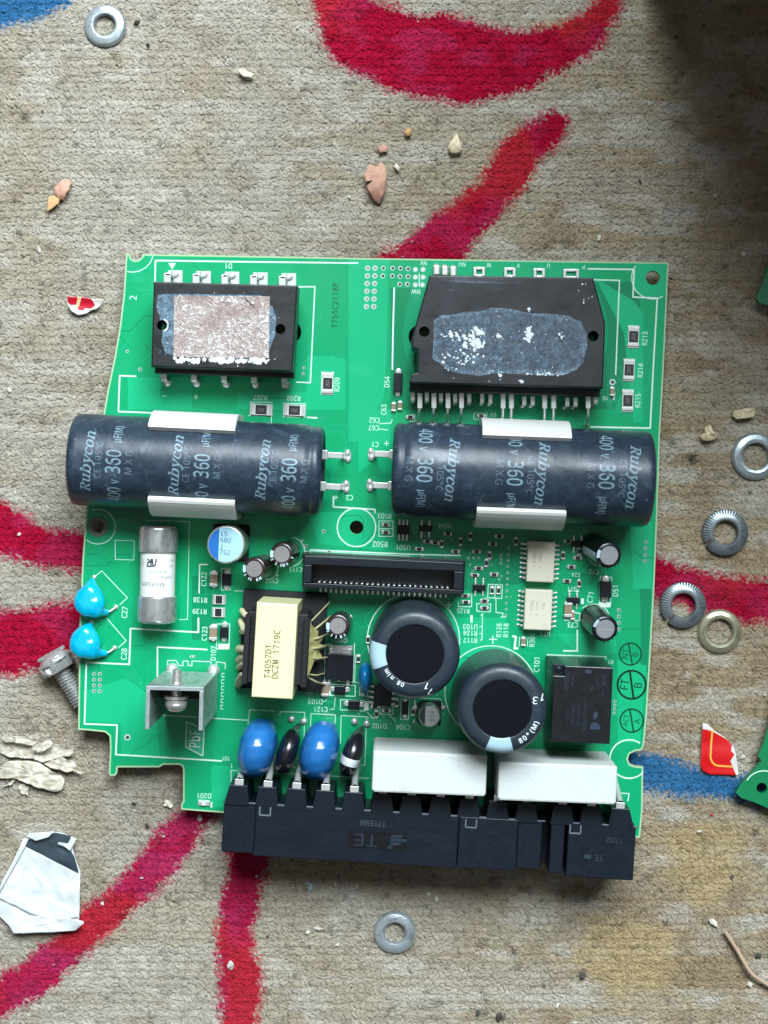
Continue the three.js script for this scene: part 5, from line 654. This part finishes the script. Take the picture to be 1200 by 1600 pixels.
{ // crumpled paper label with a dark foil patch
  const g = thing('paper_label', 65, 1375, 'crumpled white paper label with a dark foil corner, lower left', 'paper label'), Q = (s) => rel(g, z24(s, 0, 1120, 3.75));
  const wt = M({ map: canvas(256, 256, (c) => { c.fillStyle = '#d3d8d9'; c.fillRect(0, 0, 256, 256); blobs(c, 60, 0, 0, 256, 256, 4, 24, 'rgba(190,198,202,0.25)'); scratches(c, 22, 256, 256, 10, 60, 'rgba(170,178,184,0.4)', 1.5); }), roughness: 0.55 });
  const cr = (o, k) => (x, z) => o + k * (fbm(x * 0.35 + 9, z * 0.35 + 2, 3) - 0.4) + 0.5 * smooth(3, 9, Math.hypot(x, z) * (0.6 + 0.5 * vn(x * 0.4, z * 0.4)));
  mesh(g, 'sheet', patch(Q('165,690 330,665 440,700 430,760 475,905 470,1170 455,1235 95,1248 0,1160 0,1030'), cr(0.5, 1.4), 0.2, 10, 72), wt);
  mesh(g, 'folded_face', patch(Q('160,752 465,912 468,1160 330,1190 180,1138 3,1050'), cr(1.15, 0.9), 0.15, 10, 72), wt);
  mesh(g, 'foil_patch', patch(Q('172,712 250,700 328,668 425,690 415,760 445,810 468,905 300,825 160,748'), cr(1.1, 0.5), 0.1, 8, 64), M({ color: 0x4d5c66, roughness: 0.32, metalness: 0.5 }));
  mesh(g, 'folded_flap', patch(Q('165,690 185,668 330,655 300,690 225,712 190,695'), cr(2.2, 0.8), 0.2, 6, 48), wt);
  mesh(g, 'folded_flap', patch(Q('0,1030 160,750 185,690 150,700 90,830 20,960'), cr(1.7, 0.4), 0.2, 6, 48), wt);
  mesh(g, 'folded_flap', patch(Q('60,1190 200,1150 460,1170 512,1182 450,1240 95,1252'), cr(1.9, 1.6), 0.2, 7, 56), wt);
  mesh(g, 'torn_edge', patch(Q('430,690 460,700 440,740 420,772 400,755 350,735 355,720 415,735'), cr(1.9, 0.6), 0.15, 5, 40), wt);
}
{ const g = thing('plastic_strip', 1172, 1512, 'thin bent beige strip in the lower right corner', 'strip'); mesh(g, 'strip', TB(rel(g, [[1131, 1453], [1150, 1482], [1171, 1517], [1200, 1538], [1240, 1566]]).map(([x, z], i) => [x, 0.9 + (i === 2 ? 0.9 : 0.3), z]), 0.5, 40, 6), M({ color: 0xb59c84, roughness: 0.6 })); }
// the corners of two more boards
const board2 = P({ map: canvas(512, 512, (c) => { c.fillStyle = '#0a7c4c'; c.fillRect(0, 0, 512, 512); blobs(c, 120, 0, 0, 512, 512, 1, 3, 'rgba(0,50,30,0.3)'); c.strokeStyle = SILK; c.lineWidth = 5; c.beginPath(); c.arc(130, 300, 92, -2.6, -0.2); c.stroke(); c.lineWidth = 3; c.strokeRect(250, 60, 220, 300); }), roughness: 0.36 });
for (const [nm, lab, pts, hole, px, py] of [['circuit_board_001', 'corner of a second green board at the lower right edge', '1218,1050 1200,1110 1192,1139 1186,1159 1178,1176 1184,1184 1170,1200 1150,1222 1144,1233 1152,1241 1173,1248 1200,1260 1330,1302 1330,1050', [1184, 1226, 1.25], 1230, 1170], ['circuit_board_002', 'dark corner of another board at the upper right edge', '1225,330 1198,405 1184,448 1175,469 1181,476 1212,486 1330,520 1330,330', null, 1240, 420]]) {
  const g = thing(nm, px, py, lab, 'circuit board', null, 2.6), q = rel(g, pl(pts)), b = EX(q, 1.6, 0, hole ? [[...rel(g, [hole])[0], hole[2]]] : []);
  const k = hole ? rel(g, [[1144, 1130]])[0] : [-40, -40]; mesh(g, 'laminate', planar(b, k[0], k[1], 26, 26), board2);
  mesh(g, 'solder_bead', [T(SP(1.6, 1, 0.6, 1, 12), 4, -0.9, 3), T(SP(1.6, 1, 0.6, 1, 12), 8, -0.9, -3), T(RB(3, 2.6, 3, 0.3), 4, -2.6, -2)], solder);
}
// grit and crumbs
{
  const g0 = new THREE.IcosahedronGeometry(0.001, 1), p = g0.attributes.position; for (let i = 0; i < p.count; i++) { const k = 0.75 + 0.5 * h2(Math.round(p.getX(i) * 1e5), Math.round(p.getY(i) * 1e5 + p.getZ(i) * 7e4)); p.setXYZ(i, p.getX(i) * k, p.getY(i) * k, p.getZ(i) * k); } g0.computeVertexNormals();
  const list = []; const add = (px, py, r, c) => list.push([px, py, r, c]); const W = [0.6, 0.57, 0.5], B = [0.5, 0.45, 0.36], K = [0.05, 0.045, 0.04], TQ = [0.35, 0.52, 0.55];
  for (const [a, b, r] of [[116, 204, 0.55], [44, 61, 0.35], [467, 5, 0.5], [465, 43, 0.45], [254, 229, 0.5], [286, 143, 0.4], [545, 308, 0.8], [936, 372, 0.7], [61, 391, 0.9], [1118, 306, 1.0], [1162, 397, 0.7], [1101, 522, 0.5], [1092, 738, 0.5], [433, 392, 0.4], [15, 609, 0.6], [30, 835, 0.55], [401, 1369, 0.5], [498, 1371, 0.4], [524, 1382, 0.65], [562, 1429, 0.7], [558, 1385, 0.5], [497, 1451, 0.95], [481, 1456, 0.7], [527, 1476, 0.6], [570, 1483, 0.5], [669, 1397, 0.75], [682, 1405, 0.7], [671, 1418, 0.4], [746, 1334, 0.4], [1093, 1299, 0.9], [1115, 1441, 1.2], [1172, 1538, 1.0], [871, 1571, 0.7], [898, 1598, 0.9], [221, 1372, 0.5], [160, 1412, 0.4], [312, 1278, 0.7], [360, 1508, 1.0], [256, 1307, 0.4], [1150, 1207, 0.9], [1160, 1183, 0.8], [1195, 1087, 0.6], [1035, 803, 0.5]]) add(a, b, r, W);
  add(481, 1380, 0.95, TQ); add(485, 1387, 0.8, TQ); add(1112, 1273, 0.55, [0.5, 0.04, 0.05]); add(209, 1256, 0.7, K); add(230, 1290, 0.75, K); add(214, 35, 0.8, K); add(231, 71, 0.7, K); add(1000, 284, 0.6, K); add(1144, 1370, 0.6, K); add(418, 1463, 0.5, K); add(780, 1588, 1.1, K); add(747, 1582, 0.9, K); add(1185, 1494, 0.8, K); add(910, 1525, 0.9, K);
  for (let i = 0; i < 26; i++) add(rr(-60, 1260), rr(-60, 1660), rr(0.12, 0.34), rnd() < 0.75 ? W : B);
  for (let i = 0; i < 24; i++) add(rr(-60, 1260), rr(-60, 1660), rr(0.15, 0.35), K);
  const im = new THREE.InstancedMesh(g0, M({ color: 0xffffff, roughness: 0.75 }), list.length), o = new THREE.Object3D(), c = new THREE.Color();
  list.forEach(([px, py, r, cc], i) => { o.position.set(CX(px) / 1000, (-0.15 + r * 0.2) / 1000, CZ(py) / 1000); o.rotation.set(rr(0, 6), rr(0, 6), rr(0, 6)); o.scale.set(r * rr(0.7, 1.2), r * rr(0.3, 0.7), r * rr(0.5, 1.0)); o.updateMatrix(); im.setMatrixAt(i, o.matrix); im.setColorAt(i, c.setRGB(...cc)); });
  im.name = 'crumbs'; im.castShadow = im.receiveShadow = true; im.userData = { kind: 'stuff', label: 'tiny white crumbs and dark grit scattered over the carpet', category: 'crumbs' }; scene.add(im);
}
// a carton stands past the upper right corner and shades the carpet there
{
  const g = thing('cardboard_box', 1376, -345, 'brown cardboard box standing beyond the upper right corner, shading the carpet', 'box'), bm = M({ color: 0x7d6144, roughness: 0.9 });
  const w = 114, d = 90; mesh(g, 'wall', [T(RB(w, 215, d, 1), 0, 0, 0)], bm); mesh(g, 'flap', T(RB(w - 1, 2, d * 0.6, 0.4), 0, 215.2, 6), bm);
}
renderer.render(scene, camera);
